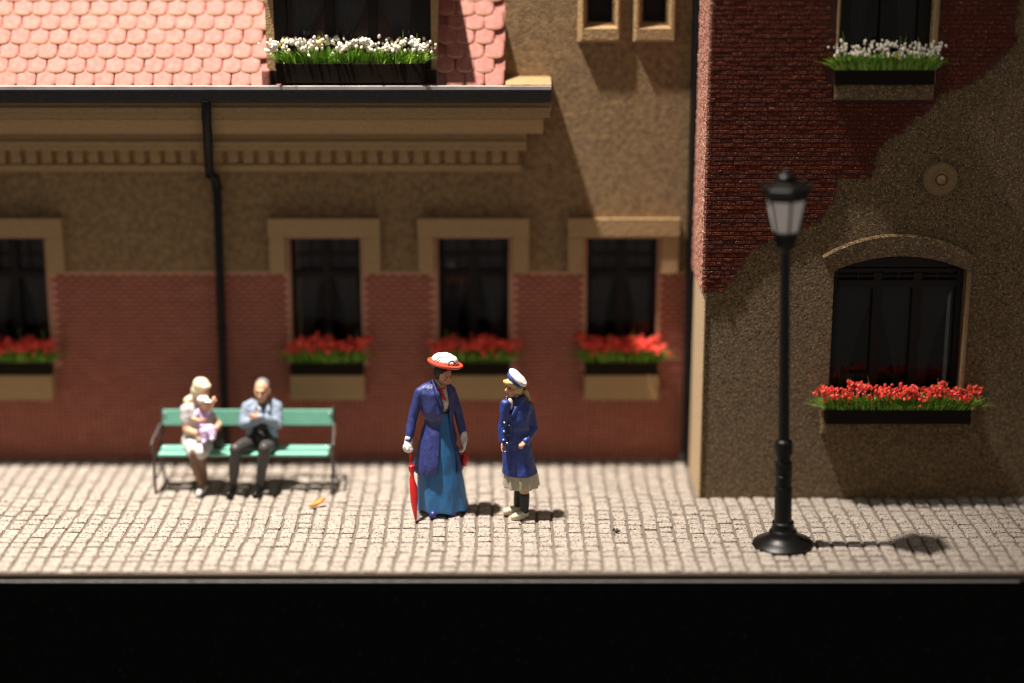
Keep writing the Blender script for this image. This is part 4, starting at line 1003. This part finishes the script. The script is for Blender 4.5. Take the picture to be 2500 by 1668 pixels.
s_ = MB(); s_.ell(S(540,560,2.43), (.135,.105,.17)); s_.ell(S(565,740,2.41), (.125,.105,.10)); s_.chain([S(500,480,2.42), sR, S(472,620,2.345)], [.055,.062,.055]); s_.chain([S(620,480,2.44), sL, S(730,580,2.40)], [.055,.060,.052]); s_.fuse('top', M['tee'], sw, .008, 2, .008, 14)
s_ = MB(); s_.ell((.0,.02,.46), (.165,.13,.085)); s_.chain([h1, h1+(k1-h1)*.90], [.10,.080]); s_.chain([h2, h2+(k2-h2)*1.0], [.10,.078]); s_.fuse('skirt', M['skirt_w'], sw, .008, 3, .008, 12)
s_ = MB(); s_.chain([k1, S(560,1040,2.08), a1, Vector((a1.x,a1.y-.03,.06))], [.058,.056,.036,.034]); s_.chain([k2, S(625,1050,2.12), a2, Vector((a2.x,a2.y-.03,.06))], [.058,.054,.036,.034]); s_.fuse('stockings', M['skin_tan'], sw, .0075, 2)
for a_, n_ in ((a1, 0), (a2, 1)):
    f_ = MB(); f_.chain([(a_.x,a_.y+.0,.05), (a_.x-.005,a_.y-.06,.045), (a_.x-.012,a_.y-.13,.030)], [.036,.036,.030]); f_.fuse('shoe', M['skirt_w'], sw, .007, 2)
# toddler
TX = S(640, 700, 2.22)+Vector((SX, 2.4, 0)); td = empty('person', (TX.x, 2.22, TX.z), 'toddler in lilac with a white sun cap, held on the lap of the seated woman', 'person')
def T(zx, zy, Y): p = C_(zx, zy, Y); return Vector((p.x-TX.x, Y-2.22, p.z-TX.z))
b = MB(); HC = T(650, 425, 2.20); Mh = head(b, HC, R(55), R(0), .72, ears=False)
b.chain([HC+Vector((-.01,.01,-.03)), T(640,500,2.22)], [.03,.035]); b.ell(T(635,580,2.22), (.062,.055,.10))
s1 = T(590,520,2.20); e1 = T(545,590,2.15); w1 = T(610,610,2.10); s2 = T(690,520,2.24); e2 = T(720,470,2.18); w2 = T(745,430,2.14)
b.chain([s1,e1,w1], [.028,.026,.018]); b.chain([s2,e2,w2], [.028,.024,.018]); hand(b, w1, Vector((.8,-.2,.1)), Vector((0,1,0)), .5, .5, 1, 1.3); hand(b, w2, Vector((.1,-.1,.9)), Vector((0,1,0)), .5, .5, -1, 1.3)
hA, kA, fA = T(625,670,2.22), T(650,720,2.08), T(655,800,2.06); hB, kB, fB = T(670,670,2.22), T(735,700,2.10), T(740,770,2.06)
b.chain([hA,kA,fA], [.045,.036,.024]); b.chain([hB,kB,fB], [.045,.036,.024]); b.fuse('body', [M['skin_pale'], M['eye'], M['lip']], td, .0055, 2, paint=face_paint(Mh, .72))
s_ = MB(); s_.ell(T(635,580,2.22), (.070,.064,.105)); s_.chain([s1, s1+(e1-s1)*.5], [.036,.034]); s_.chain([s2, s2+(e2-s2)*.5], [.036,.034]); s_.chain([hA,kA,fA], [.054,.046,.036]); s_.chain([hB,kB,fB], [.054,.048,.040]); s_.fuse('romper', M['lilac'], td, .0065, 2, .005, 20)
for f0 in (fA, fB): MB().chain([f0, f0+Vector((.0,-.05,-.01))], [.028,.024]).fuse('bootee', M['lilac'], td, .006, 2)
s_ = MB(); n0 = 0; s_.ell((0,.01,.045), (.088,.092,.062)); s_.ell((0,-.095,.035), (.062,.06,.012)); s_.xf(Mh); s_.fuse('sun_cap', M['white_hat'], td, .006, 2)
# dark bag beside her on the seat
bg_ = C_(785, 880, 2.34); bgo = empty('shoulder_bag', (bg_.x, 2.34, .418), 'dark olive bag on the bench seat between the seated woman and the man', 'bag')
MB().ell((0,0,.075), (.075,.055,.075)).box(-.06,.06,-.045,.045,.0,.05).fuse('bag_body', mat('olive_bag', (.05,.045,.03), .6), bgo, .008, 3)
MB().tube([(-.05,0,.11),(-.03,0,.17),(.03,0,.17),(.05,0,.11)], .008, 8).build('bag_handle', M['blackcloth'], bgo)

# ------------------------------------------------------------------ small litter
og = G(775, 1238); f = MB()
pts = [(-.085,0,.0),(-.05,-.022,.004),(.02,-.030,.012),(.085,-.005,.03),(.06,.018,.028),(-.02,.02,.012)]
f.loft([[(a, b_, c) for a, b_, c in pts], [(a*.96, b_*.9, c+.016) for a, b_, c in pts]], True, 0, False)
o = f.build('wood_chip', M['orange'], None, (og.x, og.y, .022), bevel=.003); o.scale = (1.15, 1.2, 1.3); o.rotation_euler = (0,-.1,R(32)); tag(o, 'orange sliver of leaf lying on the cobbles right of the bench', 'fragment')
cg = G(1502, 1300); c = MB(); rnd = random.Random(4)
for k in range(14):
    c.ell((rnd.gauss(0,.022), rnd.gauss(0,.022), rnd.uniform(.004,.028)), (rnd.uniform(.006,.014),)*3, None, 7, 5)
o = c.build('crumb', M['crumb'], None, (cg.x, cg.y, .004)); tag(o, 'dark brown crumb on the cobbles between the girl and the street lamp', 'crumb')
gr = MB()
for k in range(520):
    px_ = rnd.uniform(20, 2480); py_ = rnd.uniform(1230, 1385); q = G(px_, py_)
    if q.x > XR and q.y > YR-.05 or abs(q.x) > 4.95: continue
    r = rnd.uniform(.002,.0065); gr.add([(q.x+r,q.y,.008),(q.x,q.y+r,.008),(q.x-r,q.y,.008),(q.x,q.y-r,.008),(q.x,q.y,.008+r*1.2)], [[0,1,4],[1,2,4],[2,3,4],[3,0,4]])
tag(gr.build('grit', M['crumb']), 'fine dark grit scattered over the pale cobbles', 'grit', kind='stuff')
q = G(2378, 1277); o = MB().ell((0,0,0), (.016,.010,.006)).build('green_fleck', M['yellowgreen'], None, (q.x, q.y, .012)); tag(o, 'tiny yellow-green fleck on the cobbles right of the lamp', 'fleck')
